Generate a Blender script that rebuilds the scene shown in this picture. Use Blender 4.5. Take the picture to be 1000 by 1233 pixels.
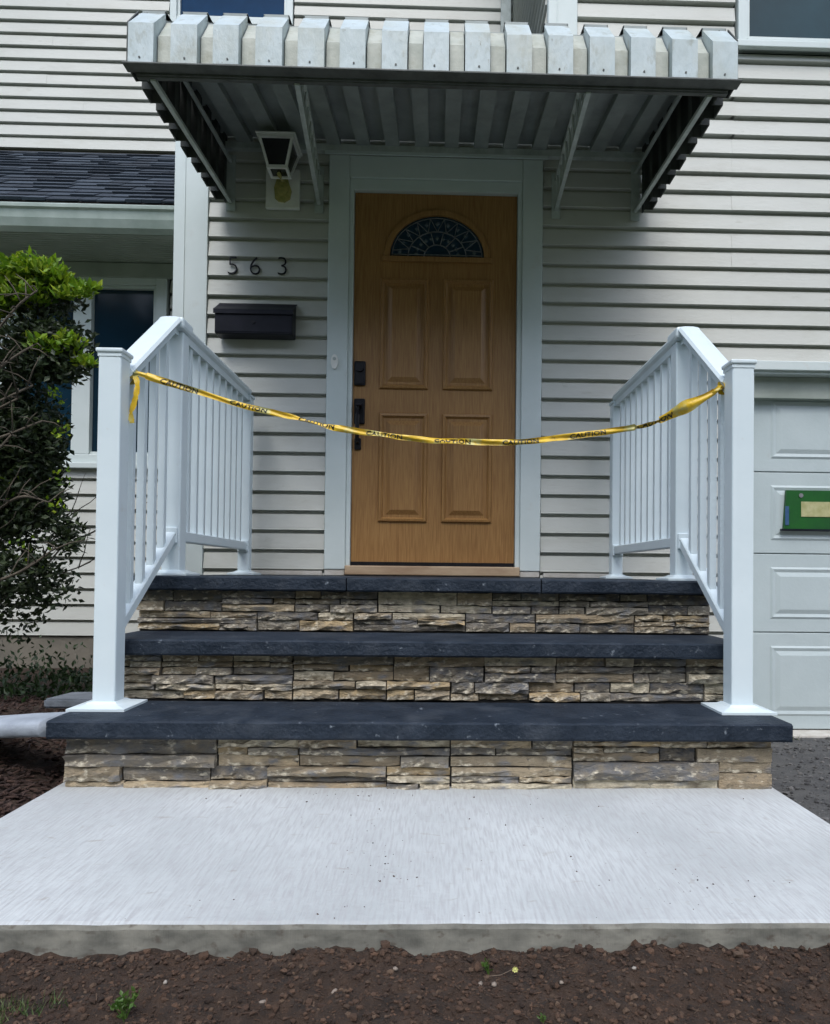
import bpy, bmesh, math, random
from mathutils import Vector, noise, Matrix
R = math.radians
rnd = random.Random(7)
for o in list(bpy.data.objects): bpy.data.objects.remove(o)
S = bpy.context.scene
C = S.collection

# ---------------------------------------------------------------- camera, sky, sun, exposure
def make_camera():
    yaw, pitch, roll = R(-1.5), R(1.0), R(0.6)
    f = Vector((-math.sin(yaw)*math.cos(pitch), math.cos(yaw)*math.cos(pitch), math.sin(pitch)))
    rt = f.cross(Vector((0, 0, 1))).normalized(); up = rt.cross(f)
    r2 = rt*math.cos(roll)+up*math.sin(roll); u2 = up*math.cos(roll)-rt*math.sin(roll)
    m = Matrix((r2, u2, -f)).transposed().to_4x4()
    m.translation = (0, -3.95, .635)
    cd = bpy.data.cameras.new('camera'); cam = bpy.data.objects.new('camera', cd); C.objects.link(cam)
    cam.matrix_world = m
    cd.sensor_fit = 'HORIZONTAL'; cd.sensor_width = 36; cd.lens = 36*.85
    cd.shift_x = -.0474; cd.shift_y = .0589
    cd.clip_start = .05; cd.clip_end = 2000
    S.camera = cam
make_camera()
SUN_EL, SUN_AZ = 56, -14          # sun behind the camera, a little to its left, high
W = bpy.data.worlds.new('World'); S.world = W; W.use_nodes = True
nt = W.node_tree; bg = nt.nodes['Background']
sky = nt.nodes.new('ShaderNodeTexSky'); sky.sky_type = 'NISHITA'; sky.sun_disc = False
sky.sun_elevation = R(SUN_EL); sky.sun_rotation = R(180+SUN_AZ); sky.air_density = 1.0; sky.dust_density = 1.2; sky.ozone_density = 1.0
hs = nt.nodes.new('ShaderNodeHueSaturation'); hs.inputs['Saturation'].default_value = .62
nt.links.new(sky.outputs[0], hs.inputs['Color']); nt.links.new(hs.outputs[0], bg.inputs[0]); bg.inputs[1].default_value = .15
sl = bpy.data.lights.new('sun', 'SUN'); sl.energy = .9; sl.angle = R(25); sl.color = (1, .98, .95)
so = bpy.data.objects.new('sun', sl); C.objects.link(so)
az = R(SUN_AZ)
sd = Vector((math.sin(az)*math.cos(R(SUN_EL)), -math.cos(az)*math.cos(R(SUN_EL)), math.sin(R(SUN_EL))))
so.rotation_euler = sd.to_track_quat('Z', 'Y').to_euler()
S.view_settings.view_transform = 'Standard'; S.view_settings.look = 'None'; S.view_settings.gamma = 1
S.view_settings.use_curve_mapping = False; S.view_settings.exposure = 1.15
S.render.engine = 'CYCLES'

# ---------------------------------------------------------------- materials
def mat(name, base, rough=.6, var=None, vscale=5, bump=0, bscale=40, spec=.5, metal=0, rand=None, island=None, stretch=(1, 1, 1), stain=None, detail=6, coat=0):
    """base colour mixed by noise with 'var'; rand/island = list of colours picked per object / per mesh island"""
    m = bpy.data.materials.new(name); m.use_nodes = True; t = m.node_tree; n = t.nodes; L = t.links
    b = n['Principled BSDF']; b.inputs['Roughness'].default_value = rough
    b.inputs['Specular IOR Level'].default_value = spec; b.inputs['Metallic'].default_value = metal
    b.inputs['Coat Weight'].default_value = coat
    tc = n.new('ShaderNodeTexCoord'); mp = n.new('ShaderNodeMapping'); mp.inputs['Scale'].default_value = stretch
    L.new(tc.outputs['Object'], mp.inputs['Vector'])
    col = None
    if rand or island:
        cr = n.new('ShaderNodeValToRGB'); cr.color_ramp.interpolation = 'CONSTANT' if rand else 'LINEAR'
        src = rand or island
        while len(cr.color_ramp.elements) < len(src): cr.color_ramp.elements.new(.5)
        for i, c in enumerate(src):
            cr.color_ramp.elements[i].position = i/len(src) if rand else i/(len(src)-1); cr.color_ramp.elements[i].color = (*c, 1)
        if rand:
            L.new(n.new('ShaderNodeObjectInfo').outputs['Random'], cr.inputs[0])
        else:
            L.new(n.new('ShaderNodeNewGeometry').outputs['Random Per Island'], cr.inputs[0])
        col = cr.outputs[0]
    def noise_node(sc, det=detail):
        z = n.new('ShaderNodeTexNoise'); z.inputs['Scale'].default_value = sc; z.inputs['Detail'].default_value = det
        z.inputs['Roughness'].default_value = .6
        L.new(mp.outputs[0], z.inputs['Vector']); return z
    def mix(a, bcol, fac, mode='MIX', f=None):
        x = n.new('ShaderNodeMix'); x.data_type = 'RGBA'; x.blend_type = mode
        if isinstance(a, tuple): x.inputs[6].default_value = (*a, 1)
        else: L.new(a, x.inputs[6])
        if isinstance(bcol, tuple): x.inputs[7].default_value = (*bcol, 1)
        else: L.new(bcol, x.inputs[7])
        if f is not None: x.inputs[0].default_value = f
        else: L.new(fac, x.inputs[0])
        return x.outputs[2]
    def ramp(sock, a, c):
        r = n.new('ShaderNodeMapRange'); r.inputs[1].default_value = a; r.inputs[2].default_value = c
        L.new(sock, r.inputs[0]); return r.outputs[0]
    if col is None: col = base
    if var:
        z = noise_node(vscale); col = mix(col, var, ramp(z.outputs[0], .35, .68))
    if stain:
        for (sc, colr, lo, hi) in stain:
            z = noise_node(sc, 8); col = mix(col, colr, ramp(z.outputs[0], lo, hi))
    if isinstance(col, tuple): b.inputs['Base Color'].default_value = (*col, 1)
    else: L.new(col, b.inputs['Base Color'])
    if bump:
        z = noise_node(bscale, 8); bp = n.new('ShaderNodeBump'); bp.inputs['Strength'].default_value = min(1, bump); bp.inputs['Distance'].default_value = .004*max(1, bump)
        L.new(z.outputs[0], bp.inputs['Height']); L.new(bp.outputs[0], b.inputs['Normal'])
    m['mix'] = 0
    return m
M = {}
M['siding'] = mat('vinyl_siding', (.53, .54, .50), .5, var=(.46, .47, .435), vscale=1.4, bump=.35, bscale=60, stretch=(.35, 1, 1), stain=[(5, (.40, .40, .35), .50, .85), (26, (.33, .33, .28), .62, .90)])
M['siding_shadowgap'] = mat('siding_backing', (.10, .10, .10), .8)
M['trim'] = mat('white_trim', (.60, .665, .66), .42, var=(.53, .60, .59), vscale=2.5, bump=.2, bscale=30, stain=[(7, (.50, .49, .44), .62, .95)])
M['rail'] = mat('white_vinyl', (.66, .745, .775), .32, var=(.60, .69, .725), vscale=4, bump=.08, bscale=25, stain=[(14, (.50, .50, .46), .64, .9)])
M['alu'] = mat('white_painted_aluminium', (.50, .58, .60), .45, var=(.40, .47, .47), vscale=11, bump=.8, bscale=30, stretch=(1, 1, .55), stain=[(20, (.24, .25, .20), .56, .80), (3.5, (.42, .43, .35), .50, .80), (60, (.16, .16, .12), .66, .78)])
M['alu_low'] = mat('weathered_aluminium', (.50, .52, .46), .5, var=(.36, .39, .34), vscale=9, bump=.5, bscale=35, stain=[(14, (.30, .30, .22), .52, .8)])
M['alu_under'] = mat('shaded_awning_underside', (.36, .40, .39), .6, var=(.24, .27, .265), vscale=6, bump=.3, bscale=30)  # shade under the awning roof is put into this grey
M['alu_side'] = mat('side_pan_painted_shade', (.075, .082, .078), .7, var=(.035, .04, .036), vscale=8)  # inner faces of the side pans: their shade painted in as near-black
M['alu_frame'] = mat('dark_awning_rim', (.10, .11, .105), .6, var=(.05, .055, .05), vscale=14, bump=.3)  # dark grey of the front beam, drip edge and rivets
M['alu_dark'] = mat('grey_awning_frame', (.50, .55, .53), .5, var=(.34, .38, .36), vscale=12, bump=.3)
M['soffit'] = mat('soffit_paint', (.38, .42, .38), .6, var=(.28, .32, .28), vscale=4)
M['gutter'] = mat('gutter_paint', (.52, .60, .56), .4, var=(.38, .46, .42), vscale=6)
M['bluestone'] = mat('bluestone', (.010, .017, .028), .55, var=(.024, .034, .050), vscale=11, bump=1.6, bscale=70, stain=[(38, (.20, .23, .26), .645, .74), (7, (.050, .060, .075), .52, .78)], spec=.22)
M['bluestone_light'] = mat('weathered_bluestone', (.36, .40, .45), .6, var=(.24, .27, .31), vscale=9, bump=.8, bscale=45)
M['slab_grey'] = mat('grey_stone_slab', (.17, .19, .22), .7, var=(.10, .115, .13), vscale=12, bump=1.2, bscale=50)
STONES = [(.54, .43, .28), (.15, .155, .165), (.70, .62, .46), (.30, .24, .16), (.36, .28, .18), (.065, .070, .080), (.66, .59, .44), (.17, .16, .145), (.50, .37, .20), (.27, .25, .21), (.42, .34, .23), (.13, .13, .13)]
M['stone'] = mat('ledge_stone', (.4, .35, .25), .85, rand=STONES, var=(.25, .21, .15), vscale=30, bump=2.4, bscale=110, stretch=(.75, 1, 1.5), stain=[(48, (.075, .070, .066), .60, .70), (36, (.76, .69, .54), .55, .68), (13, (.20, .21, .225), .60, .74)])
M['mortar'] = mat('dark_mortar', (.035, .033, .03), .95, bump=1, bscale=60)
M['brownconc'] = mat('foundation_concrete', (.20, .18, .145), .9, var=(.13, .12, .10), vscale=4, bump=1, bscale=30)
M['doorwood'] = None
M['black'] = mat('black_hardware', (.005, .005, .007), .35, spec=.25, var=(.012, .012, .016), vscale=20)
M['mailbox'] = mat('black_painted_steel', (.004, .005, .011), .4, spec=.22, var=(.012, .013, .022), vscale=8, bump=.15)
M['brass'] = mat('brass', (.50, .44, .16), .6, var=(.30, .30, .10), vscale=38, metal=.1, bump=1.5)
M['whiteplastic'] = mat('white_plastic', (.82, .83, .80), .4, var=(.72, .72, .68), vscale=12)
M['threshold'] = mat('weathered_threshold', (.42, .31, .20), .6, var=(.27, .17, .10), vscale=14, stretch=(.3, 1, 1), bump=.5)
M['shingle'] = mat('asphalt_shingle', (.03, .035, .045), .9, island=[(.014, .022, .034), (.026, .038, .056), (.042, .058, .080), (.018, .028, .042)], bump=1.5, bscale=120)
M['garage'] = mat('garage_door_paint', (.48, .55, .56), .45, var=(.43, .50, .51), vscale=3, bump=.25, bscale=50, stain=[(10, (.42, .44, .44), .66, .95)])
M['green'] = mat('green_sign_paint', (.008, .10, .012), .4, var=(.006, .07, .014), vscale=9)
M['cream'] = mat('cream_sign_panel', (.46, .44, .24), .5, var=(.33, .32, .14), vscale=30)
M['bluemark'] = mat('blue_sign_print', (.02, .07, .17), .5, var=(.04, .1, .2), vscale=30)
M['tape'] = mat('yellow_plastic_tape', (.72, .47, .02), .35, var=(.62, .40, .02), vscale=30, bump=.6, bscale=60, stain=[(13, (.56, .54, .22), .52, .62), (22, (.20, .14, .02), .60, .70)])
M['tapeink'] = mat('black_tape_print', (.012, .012, .010), .5)
M['bark'] = mat('shrub_bark', (.115, .095, .07), .9, var=(.055, .045, .033), vscale=20, bump=2, bscale=40)
M['driveway'] = mat('asphalt', (.062, .062, .064), .9, var=(.10, .098, .094), vscale=7, bump=3, bscale=90, stain=[(45, (.17, .16, .15), .60, .74)])
M['rubble'] = mat('asphalt_chips', (.1, .1, .1), .9, island=[(.035, .035, .036), (.08, .08, .08), (.14, .135, .13), (.06, .06, .062)], bump=1)
M['soil'] = mat('dark_soil', (.052, .030, .018), .95, var=(.018, .011, .007), vscale=25, bump=3, bscale=120, stain=[(60, (.085, .055, .038), .58, .75)])
M['clods'] = mat('soil_crumbs', (.04, .03, .02), .95, island=[(.018, .010, .006), (.070, .038, .022), (.030, .016, .010), (.100, .056, .034), (.035, .020, .012), (.11, .070, .045)], bump=2, bscale=90)
M['mulch'] = mat('bark_mulch', (.04, .02, .015), .9, island=[(.018, .009, .007), (.045, .022, .015), (.028, .014, .010), (.07, .038, .026), (.02, .011, .008)], bump=1.5, bscale=60)
M['pebble'] = mat('pale_pebble', (.34, .30, .26), .8, rand=[(.36, .33, .29), (.25, .2, .16), (.42, .40, .37)], var=(.2, .17, .14), vscale=60, bump=1)
M['grassblade'] = mat('grass_blades', (.05, .09, .02), .6, island=[(.03, .07, .015), (.06, .11, .025), (.10, .11, .04), (.045, .085, .02)])
M['lawn'] = mat('lawn', (.045, .075, .02), .9, var=(.07, .085, .03), vscale=2, bump=2, bscale=60)
M['caulk'] = mat('pale_sill_strip', (.55, .53, .49), .7, var=(.40, .37, .32), vscale=12)
M['lead'] = mat('lead_came', (.30, .31, .32), .4, metal=.5, var=(.16, .16, .18), vscale=30)
M['gem'] = mat('bevelled_glass', (.05, .07, .10), .12, spec=.8)
M['twigdark'] = mat('small_twig', (.16, .12, .09), .9)
M['flower'] = mat('pale_yellow_petal', (.62, .62, .22), .6)

def leafmat(name, cols, trans=.35):
    m = mat(name, cols[0], .5, island=cols, bump=0)
    t = m.node_tree; n = t.nodes; L = t.links; b = n['Principled BSDF']; out = n['Material Output']
    src = b.inputs['Base Color'].links[0].from_socket
    tr = n.new('ShaderNodeBsdfTranslucent'); L.new(src, tr.inputs['Color'])
    mx = n.new('ShaderNodeMixShader'); mx.inputs[0].default_value = trans
    L.new(b.outputs[0], mx.inputs[1]); L.new(tr.outputs[0], mx.inputs[2]); L.new(mx.outputs[0], out.inputs[0])
    return m
M['leaf_old'] = leafmat('old_leaves', [(.010, .018, .008), (.022, .04, .014), (.04, .06, .018), (.014, .026, .010)], .2)
M['leaf_new'] = leafmat('new_leaves', [(.07, .17, .008), (.25, .40, .015), (.13, .27, .010), (.38, .47, .03), (.05, .13, .010)], .4)
M['weedleaf'] = leafmat('weed_leaves', [(.05, .12, .015), (.09, .17, .03), (.06, .10, .02)])
M['cover'] = leafmat('low_leaves', [(.012, .03, .010), (.03, .06, .016), (.018, .04, .012)], .2)

def glassmat(name, base, rough=.06, spec=.5):
    m = mat(name, base, rough, var=tuple(c*1.8 for c in base), vscale=1.3, spec=spec, bump=.03, bscale=3); return m
M['glass'] = glassmat('dark_window_glass', (.006, .020, .034), .08, .35)
M['glass_teal'] = glassmat('screened_window_glass', (.010, .032, .042), .35, .2)
M['glass_far'] = glassmat('dark_blue_glass', (.006, .030, .075), .12, .10)
M['lampglass'] = glassmat('smoked_lamp_glass', (.012, .012, .012), .1)

def door_material():
    m = bpy.data.materials.new('wood_grain_door'); m.use_nodes = True; t = m.node_tree; n = t.nodes; L = t.links; b = n['Principled BSDF']
    tc = n.new('ShaderNodeTexCoord'); mp = n.new('ShaderNodeMapping'); mp.inputs['Scale'].default_value = (34, 34, 1.6)
    L.new(tc.outputs['Object'], mp.inputs[0])
    w = n.new('ShaderNodeTexNoise'); w.inputs['Scale'].default_value = 5; w.inputs['Detail'].default_value = 9; w.inputs['Distortion'].default_value = .5
    L.new(mp.outputs[0], w.inputs[0])
    cr = n.new('ShaderNodeValToRGB')
    e = cr.color_ramp.elements; e[0].position = .30; e[0].color = (.28, .135, .042, 1); e[1].position = .70; e[1].color = (.43, .235, .080, 1)
    L.new(w.outputs[0], cr.inputs[0])
    w2 = n.new('ShaderNodeTexNoise'); w2.inputs['Scale'].default_value = 2.2; L.new(tc.outputs['Object'], w2.inputs[0])
    mx = n.new('ShaderNodeMix'); mx.data_type = 'RGBA'; mx.blend_type = 'MULTIPLY'; mx.inputs[0].default_value = .35
    L.new(cr.outputs[0], mx.inputs[6]); L.new(w2.outputs[0], mx.inputs[7]); L.new(mx.outputs[2], b.inputs['Base Color'])
    bp = n.new('ShaderNodeBump'); bp.inputs['Strength'].default_value = .3; bp.inputs['Distance'].default_value = .002
    L.new(w.outputs[0], bp.inputs['Height']); L.new(bp.outputs[0], b.inputs['Normal'])
    b.inputs['Roughness'].default_value = .42; b.inputs['Specular IOR Level'].default_value = .4
    return m
M['doorwood'] = door_material()

def concrete_material():
    m = bpy.data.materials.new('broomed_concrete'); m.use_nodes = True; t = m.node_tree; n = t.nodes; L = t.links; b = n['Principled BSDF']
    g = n.new('ShaderNodeNewGeometry'); tc = n.new('ShaderNodeTexCoord')
    def nz(sc, stretch=(1, 1, 1), det=8, rot=0, dist=0):
        mp = n.new('ShaderNodeMapping'); mp.inputs['Scale'].default_value = stretch; mp.inputs['Rotation'].default_value = (0, 0, rot)
        L.new(tc.outputs['Object'], mp.inputs[0]); z = n.new('ShaderNodeTexNoise'); z.inputs['Scale'].default_value = sc; z.inputs['Detail'].default_value = det
        z.inputs['Distortion'].default_value = dist
        L.new(mp.outputs[0], z.inputs[0]); return z.outputs[0]
    def rng(s, a, c, lo=0, hi=1):
        r = n.new('ShaderNodeMapRange'); r.inputs[1].default_value = a; r.inputs[2].default_value = c; r.inputs[3].default_value = lo; r.inputs[4].default_value = hi; L.new(s, r.inputs[0]); return r.outputs[0]
    def mix(a, c, f):
        x = n.new('ShaderNodeMix'); x.data_type = 'RGBA'
        for v, s in ((a, 6), (c, 7)):
            if isinstance(v, tuple): x.inputs[s].default_value = (*v, 1)
            else: L.new(v, x.inputs[s])
        L.new(f, x.inputs[0]); return x.outputs[2]
    broom = nz(13, (13, 1.1, 1), 6, R(5), .35)                       # strokes left by the broom
    top = mix((.50, .525, .525), (.39, .412, .412), rng(nz(2.2), .35, .66))
    top = mix(top, (.36, .36, .365), rng(broom, .42, .68, 0, .75))
    top = mix(top, (.27, .23, .19), rng(nz(17, (1, 2.2, 1), 10, .2, .6), .64, .74, 0, .45))   # crumbs of soil trodden in
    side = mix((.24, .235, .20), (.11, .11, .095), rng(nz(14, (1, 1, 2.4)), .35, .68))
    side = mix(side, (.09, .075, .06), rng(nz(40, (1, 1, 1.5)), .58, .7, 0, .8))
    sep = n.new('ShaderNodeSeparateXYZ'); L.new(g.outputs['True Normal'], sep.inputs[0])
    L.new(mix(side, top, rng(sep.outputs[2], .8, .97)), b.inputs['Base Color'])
    bp = n.new('ShaderNodeBump'); bp.inputs['Strength'].default_value = .55; bp.inputs['Distance'].default_value = .003
    L.new(broom, bp.inputs['Height'])
    bp2 = n.new('ShaderNodeBump'); bp2.inputs['Strength'].default_value = .5; bp2.inputs['Distance'].default_value = .004
    L.new(nz(60), bp2.inputs['Height']); L.new(bp.outputs[0], bp2.inputs['Normal']); L.new(bp2.outputs[0], b.inputs['Normal'])
    b.inputs['Roughness'].default_value = .85
    return m
M['concrete'] = concrete_material()

# ---------------------------------------------------------------- helpers
ORG = {}
def tag(o, label=None, cat=None, group=None, kind=None):
    if label: o['label'] = label
    if cat: o['category'] = cat
    if group: o['group'] = group
    if kind: o['kind'] = kind
    return o
def thing(name, label, cat, loc=(0, 0, 0), group=None):
    o = bpy.data.objects.new(name, None); C.objects.link(o); o.location = loc; o.empty_display_size = .1
    ORG[o.name] = Vector(loc)
    return tag(o, label, cat, group)
def link(name, me, parent, loc=None):
    o = bpy.data.objects.new(name, me); C.objects.link(o)
    org = ORG.get(parent.name, Vector()) if parent else Vector()
    if parent: o.parent = parent
    w = Vector(loc) if loc is not None else org
    o.location = w-org; ORG[o.name] = w
    return o
def mesh_of(name, bm, m, off=Vector()):
    if off.length: bmesh.ops.translate(bm, verts=bm.verts, vec=-off)
    me = bpy.data.meshes.new(name); bm.to_mesh(me); bm.free()
    for x in (m if isinstance(m, (list, tuple)) else [m]): me.materials.append(x)
    return me
def obj(name, bm, m, parent=None, smooth=False, origin=None):
    """bm in world coordinates"""
    w = Vector(origin) if origin is not None else (ORG[parent.name].copy() if parent else Vector())
    me = mesh_of(name, bm, m, w)
    if smooth:
        for p in me.polygons: p.use_smooth = True
    return link(name, me, parent, w)
def bx(bm, x0, x1, y0, y1, z0, z1, mi=0, bev=0):
    vs = [bm.verts.new((x, y, z)) for x in (x0, x1) for y in (y0, y1) for z in (z0, z1)]
    fs = []
    for q in ((0, 1, 3, 2), (4, 6, 7, 5), (0, 4, 5, 1), (2, 3, 7, 6), (0, 2, 6, 4), (1, 5, 7, 3)):
        f = bm.faces.new([vs[i] for i in q]); f.material_index = mi; fs.append(f)
    if bev:
        es = list({e for f in fs for e in f.edges})
        bmesh.ops.bevel(bm, geom=es, offset=bev, segments=2, affect='EDGES', profile=.5, clamp_overlap=True)
    return vs
def box(name, dims, m, parent=None, bev=0, origin=None):
    bm = bmesh.new(); bx(bm, *dims, bev=bev); return obj(name, bm, m, parent, origin=origin)
def prism(bm, pts, axis, a, b, mi=0):
    """closed polygon 'pts' (2-D) extruded along axis from a to b; axis x: pts=(y,z), y: (x,z), z: (x,y)"""
    def v(p, t): return {'x': (t, p[0], p[1]), 'y': (p[0], t, p[1]), 'z': (p[0], p[1], t)}[axis]
    A = [bm.verts.new(v(p, a)) for p in pts]; B = [bm.verts.new(v(p, b)) for p in pts]
    n = len(pts); F = []
    for i in range(n): F.append(bm.faces.new((A[i], A[(i+1) % n], B[(i+1) % n], B[i])))
    F.append(bm.faces.new(A[::-1])); F.append(bm.faces.new(B))
    for f in F: f.material_index = mi
    bmesh.ops.recalc_face_normals(bm, faces=F)
    return F
def bar(bm, p, q, w, h=None, up=(0, 0, 1), mi=0):
    p = Vector(p); q = Vector(q); h = h or w; d = (q-p).normalized(); u = Vector(up)
    s = d.cross(u)
    if s.length < 1e-4: s = d.cross(Vector((0, 1, 0)))
    s.normalize(); u = s.cross(d).normalized()
    A = [bm.verts.new(p+s*a*w/2+u*b*h/2) for a, b in ((-1, -1), (1, -1), (1, 1), (-1, 1))]
    B = [bm.verts.new(q+s*a*w/2+u*b*h/2) for a, b in ((-1, -1), (1, -1), (1, 1), (-1, 1))]
    for i in range(4): bm.faces.new((A[i], B[i], B[(i+1) % 4], A[(i+1) % 4]))
    bm.faces.new(A); bm.faces.new(B[::-1])
    return A+B
def tube(bm, pts, rads, seg=8):
    rings = []
    for i, p in enumerate(pts):
        p = Vector(p); d = (Vector(pts[min(i+1, len(pts)-1)])-Vector(pts[max(i-1, 0)])).normalized()
        s = d.cross(Vector((.1, .2, 1))).normalized(); u = s.cross(d)
        r = rads[i] if isinstance(rads, (list, tuple)) else rads
        rings.append([bm.verts.new(p+(s*math.cos(a)+u*math.sin(a))*r) for a in [2*math.pi*k/seg for k in range(seg)]])
    for a, b in zip(rings, rings[1:]):
        for k in range(seg): bm.faces.new((a[k], a[(k+1) % seg], b[(k+1) % seg], b[k]))
    bm.faces.new(rings[0][::-1]); bm.faces.new(rings[-1])
def disc(bm, c, r, y0, y1, seg=20, sx=1, sz=1):
    prism(bm, [(c[0]+r*sx*math.cos(2*math.pi*k/seg), c[1]+r*sz*math.sin(2*math.pi*k/seg)) for k in range(seg)], 'y', y0, y1)

# ================================================================ THE SETTING: ground, driveway, walkway
GZ = -.10
bm = bmesh.new()
bmesh.ops.create_grid(bm, x_segments=4, y_segments=4, size=400)
bmesh.ops.translate(bm, verts=bm.verts, vec=(0, 0, -.33))
tag(obj('ground', bm, M['lawn']), kind='structure')
# driveway: falls away from the walkway towards the garage
def drive_z(x, y):
    t = min(1, max(0, (y+2.4)/2.3)); return -.04-.225*t
bm = bmesh.new(); nx, ny = 60, 70
V = [[None]*(ny+1) for _ in range(nx+1)]
for i in range(nx+1):
    for j in range(ny+1):
        x = 1.0+3.9*(i/nx)**1.6; y = -5.5+5.62*(j/ny)**.75
        z = drive_z(x, y)+.006*noise.noise(Vector((x*6, y*6, 0)))+.003*noise.noise(Vector((x*25, y*25, 3)))
        V[i][j] = bm.verts.new((x, y, z))
for i in range(nx):
    for j in range(ny): bm.faces.new((V[i][j], V[i+1][j], V[i+1][j+1], V[i][j+1]))
for i, side in ((0, -1), (nx, 1)): pass
tag(obj('driveway', bm, M['driveway'], smooth=True), kind='structure')
# walkway slab
bm = bmesh.new(); N = 80
sec = [(-1.80, -.10), (-1.80, 0), (-2.648, 0), (-2.657, -.0025), (-2.661, -.010), (-2.664, -.10)]
rows = []
for i in range(N+1):
    x = -1.10+2.12*i/N
    rows.append([bm.verts.new((x+(.002*noise.noise(Vector((y*9, 1, 1))) if i in (0, N) else 0), y+(.0025*noise.noise(Vector((x*11, z*20, 5))) if y < -2.6 else 0), z+(.0015*noise.noise(Vector((x*14, y*9, 2))) if -.02 < z < 0 else 0))) for y, z in sec])
for a, b in zip(rows, rows[1:]):
    for k in range(len(sec)-1): bm.faces.new((a[k], b[k], b[k+1], a[k+1]))
bm.faces.new(rows[0]); bm.faces.new(rows[-1][::-1])
bmesh.ops.recalc_face_normals(bm, faces=bm.faces)
tag(obj('walkway', bm, M['concrete']), kind='structure')
# soil bed in front
def soil_z(x, y):
    return -.047+.012*noise.noise(Vector((x*5, y*5, 0)))+.012*noise.noise(Vector((x*20, y*20, 4)))+.010*noise.noise(Vector((x*45, y*45, 8)))-(.0 if y > -2.7 else .015*min(1, (-2.7-y)/.3))
bm = bmesh.new(); nx, ny = 330, 110
V = []
for i in range(nx+1):
    x = -1.6+3.1*i/nx
    V.append([bm.verts.new((x, yy, soil_z(x, yy))) for yy in [-2.655-.75*(j/ny)**1.25 for j in range(ny+1)]])
for i in range(nx):
    for j in range(ny): bm.faces.new((V[i][j], V[i][j+1], V[i+1][j+1], V[i+1][j]))
tag(obj('soil_bed', bm, M['soil'], smooth=True), kind='structure')
_b = bmesh.new(); bmesh.ops.create_icosphere(_b, subdivisions=1, radius=1)
ICO = [v.co.copy() for v in _b.verts]; ICF = [[v.index for v in f.verts] for f in _b.faces]; _b.free()
def lump(bm, c, r, sq=1, flat=.75):
    a = rnd.random()*6.28; ca, sa = math.cos(a), math.sin(a); e = .6+.8*rnd.random(); vs = []
    for v in ICO:
        k = r*(1+.7*(rnd.random()-.5))
        x, y, z = v.x*k*e*sq, v.y*k, v.z*k*flat
        vs.append(bm.verts.new((c[0]+x*ca-y*sa, c[1]+x*sa+y*ca, c[2]+z)))
    for f in ICF: bm.faces.new([vs[i] for i in f])
bm = bmesh.new()
for i in range(1500):      # bits of bark, root and straw
    y = -2.668-.30*rnd.random(); x = -.9+1.8*rnd.random(); a = rnd.random()*6.28; l = .002+.007*rnd.random()**2; d = Vector((math.cos(a), math.sin(a), rnd.uniform(-.3, .3)))*l
    c = Vector((x, y, soil_z(x, y)+.0015)); bar(bm, c-d, c+d, .0006+.0016*rnd.random(), .0006+.001*rnd.random())
for i in range(17000):
    y = -2.668-.30*rnd.random()**1.1; x = -.9+1.8*rnd.random()
    r = .0009+.0052*rnd.random()**7
    if y > -2.70 and rnd.random() < .35: r *= 1.5
    lump(bm, (x, y, soil_z(x, y)+r*.3), r)
for (cx_, cy_, rx_, ry_, n_) in ((-.12, -2.25, .07, .16, 60), (-.10, -2.42, .10, .1, 50), (.35, -2.30, .25, .22, 60), (.55, -2.50, .16, .08, 70), (-.30, -1.93, .12, .05, 40), (.05, -2.0, .6, .12, 60), (-.3, -2.6, .4, .05, 30)):
    for _ in range(n_):
        r = .0007+.0017*rnd.random()**3
        if rnd.random() < .45: lump(bm, (rnd.gauss(cx_, rx_*.6), max(-2.64, rnd.gauss(cy_, ry_*.6)), r*.4), r)
tag(obj('soil_crumbs', bm, M['clods']), 'dark brown crumbs of soil scattered over the bed in front of the walkway', 'soil', kind='stuff')
# left planting bed with mulch
def bed_z(x, y):
    z = -.02+.13*max(0, min(1, (-1.12-x)/.45))*max(0, min(1, (y+2.55)/.7))
    if y > -1.3: z -= .16*min(1, (y+1.3)/1.2)
    return z+.02*noise.noise(Vector((x*3, y*3, 9)))+.008*noise.noise(Vector((x*14, y*14, 9)))
bm = bmesh.new(); nx, ny = 70, 90; V = []
for i in range(nx+1):
    x = -1.102-3.4*(i/nx)**1.5
    V.append([bm.verts.new((x, -2.64+3.7*j/ny, bed_z(x, -2.64+3.7*j/ny))) for j in range(ny+1)])
for i in range(nx):
    for j in range(ny): bm.faces.new((V[i][j], V[i][j+1], V[i+1][j+1], V[i+1][j]))
tag(obj('planting_bed', bm, M['soil'], smooth=True), kind='structure')
bm = bmesh.new()
for i in range(5200):
    y = -2.6+2.2*rnd.random()**1.25; x = -1.108-1.3*rnd.random()**1.3
    l = .012+.028*rnd.random(); z = bed_z(x, y)+.004+.010*rnd.random()
    a = rnd.random()*6.28; e = (rnd.random()-.5)*.9
    d = Vector((math.cos(a), math.sin(a), e))*l/2
    if x+abs(d.x) > -1.104 and z < .02: continue
    bar(bm, Vector((x, y, z))-d, Vector((x, y, z))+d, .004+.006*rnd.random(), .002+.003*rnd.random())
tag(obj('bark_mulch', bm, M['mulch']), 'dark reddish brown bark mulch heaped left of the bottom step', 'mulch', kind='stuff')
# loose asphalt chips beside the steps
bm = bmesh.new()
for i in range(2600):
    x = 1.06+1.2*rnd.random()**1.2; y = -2.3+2.3*rnd.random()
    r = .003+.010*rnd.random()**3
    lump(bm, (x, y, drive_z(x, y)+r*.3), r, flat=.6)
tag(obj('asphalt_chips', bm, M['rubble']), 'loose grey asphalt chips on the driveway right of the steps', 'gravel', kind='stuff')
box('garage_apron', (1.62, 4.5, -.04, .16, -.45, -.252), M['caulk'], bev=.006)['kind'] = 'structure'

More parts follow.
